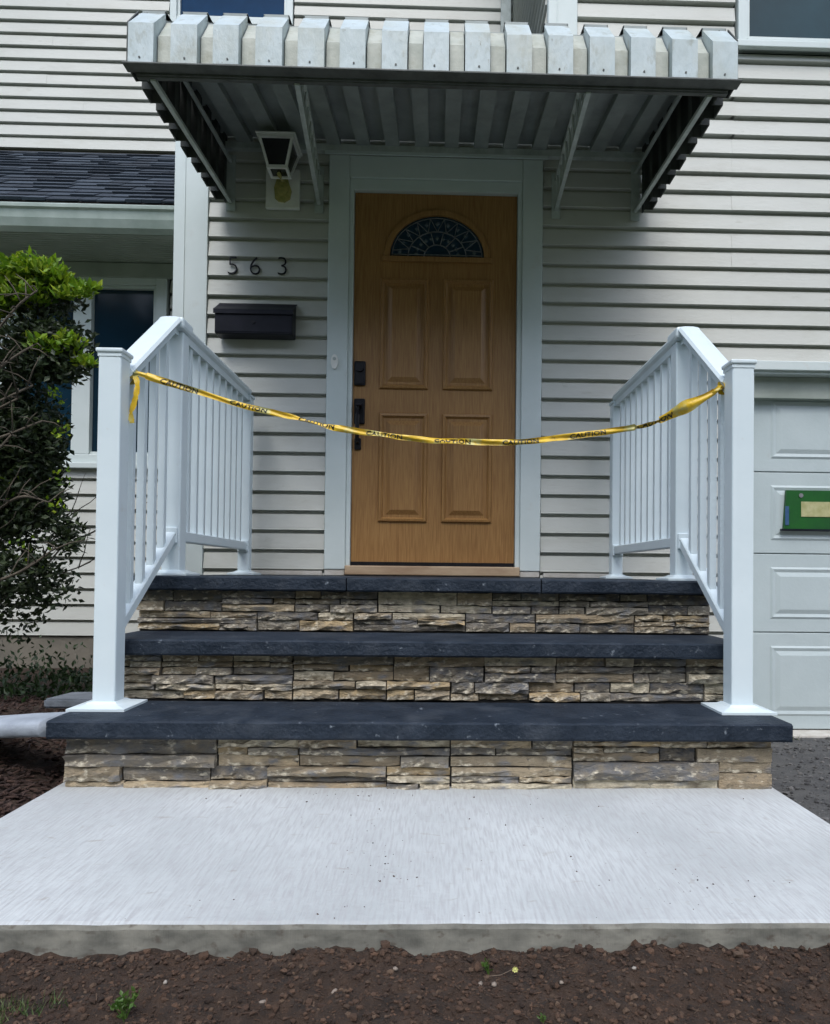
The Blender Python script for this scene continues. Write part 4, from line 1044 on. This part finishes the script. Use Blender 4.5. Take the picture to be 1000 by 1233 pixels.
def weed(x, y, z, h, n, label, l=.012, flower=None, spread=.02):
    w = thing('weed', label, 'weed', (x, y, z))
    st = bmesh.new(); lf = bmesh.new(); r4 = random.Random(int(x*1000)+n)
    for k in range(max(3, n//6)):
        a = r4.uniform(0, 6.28); e = Vector((x+math.cos(a)*spread*r4.random(), y+math.sin(a)*spread*r4.random(), z+h*r4.uniform(.5, 1)))
        tube(st, [Vector((x, y, z-.004)), Vector((x, y, z)).lerp(e, .5)+Vector((0, 0, .002)), e], [.0008, .0007, .0004], 4)
        for _ in range(6): leaf(lf, Vector((x, y, z)).lerp(e, r4.uniform(.35, 1)), l*r4.uniform(.7, 1.3), l*.45, r4, up=.4)
    obj('stem', st, M['weedleaf'], w); obj('leaves', lf, M['weedleaf'], w)
    if flower:
        fb = bmesh.new()
        for k in range(7):
            a = k/7*6.28; c = Vector(flower); b = c+Vector((math.cos(a)*.0055, -.002, math.sin(a)*.0055)); s = Vector((-math.sin(a), 0, math.cos(a)))*.0026
            v = [fb.verts.new(c), fb.verts.new(c.lerp(b, .6)+s), fb.verts.new(b), fb.verts.new(c.lerp(b, .6)-s)]; fb.faces.new(v)
        bmesh.ops.create_icosphere(fb, subdivisions=1, radius=.0022, matrix=Matrix.Translation(Vector(flower)+Vector((0, -.001, 0))))
        obj('flower', fb, M['flower'], w)
        sb = bmesh.new(); tube(sb, [Vector((x, y, z)), Vector((x+.02, y-.002, z+.003)), Vector(flower)+Vector((0, .002, 0))], .0007, 4); obj('flower_stalk', sb, M['twigdark'], w)
weed(-.468, -2.845, soil_z(-.468, -2.845), .034, 60, 'leafy green weed in the soil near the lower left of the bed', .013, spread=.034)
weed(.100, -2.722, soil_z(.1, -2.722), .030, 20, 'small green sprout with a pale yellow flower against the walkway edge', .013, flower=(.143, -2.735, soil_z(.143, -2.735)+.009), spread=.012)
weed(.172, -2.86, soil_z(.172, -2.86), .012, 8, 'tiny green seedling low in the soil right of the middle', .007, spread=.01)
bm = bmesh.new(); r5 = random.Random(3)
for i in range(1800):
    x = -.80+.27*r5.random()**1.3; y = -2.80-.16*r5.random()
    if x > -.6+.05*math.sin(y*40): continue
    z = soil_z(x, y); h = .006+.018*r5.random(); a = r5.random()*6.28; b = Vector((r5.uniform(-.012, .012), r5.uniform(-.012, .012), h)); s = Vector((math.cos(a), math.sin(a), 0))*.0009
    v0 = bm.verts.new(Vector((x, y, z))-s); v1 = bm.verts.new(Vector((x, y, z))+s); v2 = bm.verts.new(Vector((x, y, z))+b)
    bm.faces.new((v0, v1, v2))
for i in range(700):
    x = 1.66+1.4*r5.random(); y = -.06-.05*r5.random()
    if noise.noise(Vector((x*5, 0, 0))) < -.05: continue
    z = drive_z(x, y)-.004; h = .010+.030*r5.random(); a = r5.random()*6.28; b = Vector((r5.uniform(-.015, .015), r5.uniform(-.02, .01), h)); s = Vector((math.cos(a), math.sin(a), 0))*.0018
    v0 = bm.verts.new(Vector((x, y, z))-s); v1 = bm.verts.new(Vector((x, y, z))+s); v2 = bm.verts.new(Vector((x, y, z))+b); bm.faces.new((v0, v1, v2))
tag(obj('grass', bm, M['grassblade']), 'thin grass at the edge of the soil bed and below the garage door', 'grass', kind='stuff')
PB = [(-.443, -2.750, .0050, 'pale pebble in the soil, leftmost of the loose pebbles'), (-.159, -2.770, .0060, 'whitish pebble on the soil right of the leafy weed'), (.083, -2.745, .0050, 'pale pebble on the soil just below the small sprout'), (.105, -2.765, .0050, 'flat brownish pebble on the soil below the flower'), (.216, -2.772, .0048, 'pale pebble on the soil right of the pale yellow flower'),
      (-.062, -2.722, .0058, 'pale stone against the walkway edge left of the sprout'), (.345, -2.742, .004, 'small pebble right of the middle near the walkway edge'), (-.27, -2.80, .004, 'small pinkish pebble between the weed and the whitish pebble')]
for (x, y, r_, lab) in PB:
    bm = bmesh.new(); lump(bm, (x, y, soil_z(x, y)+r_*.5), r_, 1.2, .7)
    tag(obj('pebble', bm, M['pebble'], smooth=True, origin=(x, y, soil_z(x, y))), lab, 'pebble', 'loose pebbles on the soil bed')

# unseen trees behind the camera, added to block low sky light; panes reflect them
bm = bmesh.new(); r6 = random.Random(5)
def tuft(c, s):
    d = Vector((r6.uniform(-1, 1), r6.uniform(-1, 1), r6.uniform(-1, 1))).normalized(); u = d.orthogonal().normalized(); w = d.cross(u)
    v = [bm.verts.new(c+u*s*math.cos(a)+w*s*math.sin(a)) for a in (0, 1.3, 2.9, 4.4)]; bm.faces.new(v)
for k in range(26):
    a = k/25; x = -48+96*a+r6.uniform(-1.5, 1.5); y = -24-3*math.cos((a-.5)*3)+r6.uniform(-2, 2)+16*abs(a-.5)**1.5; h = r6.uniform(12, 16); rr = r6.uniform(3.2, 4.6)
    tube(bm, [Vector((x, y, -.4)), Vector((x+.2, y, h*.45)), Vector((x, y, h*.8))], [.28, .2, .08], 6)
    for _ in range(900):
        v = Vector((r6.gauss(0, 1), r6.gauss(0, 1), r6.gauss(0, 1))).normalized()*(.45+.55*r6.random())
        tuft(Vector((x+v.x*rr, y+v.y*rr*.8, h*.52+v.z*h*.48)), r6.uniform(.3, .6))
tag(obj('sky_block_trees', bm, M['leaf_old']), 'unseen line of dark leafy trees added behind the camera to block low sky light', 'sky_block_trees', kind='stuff')
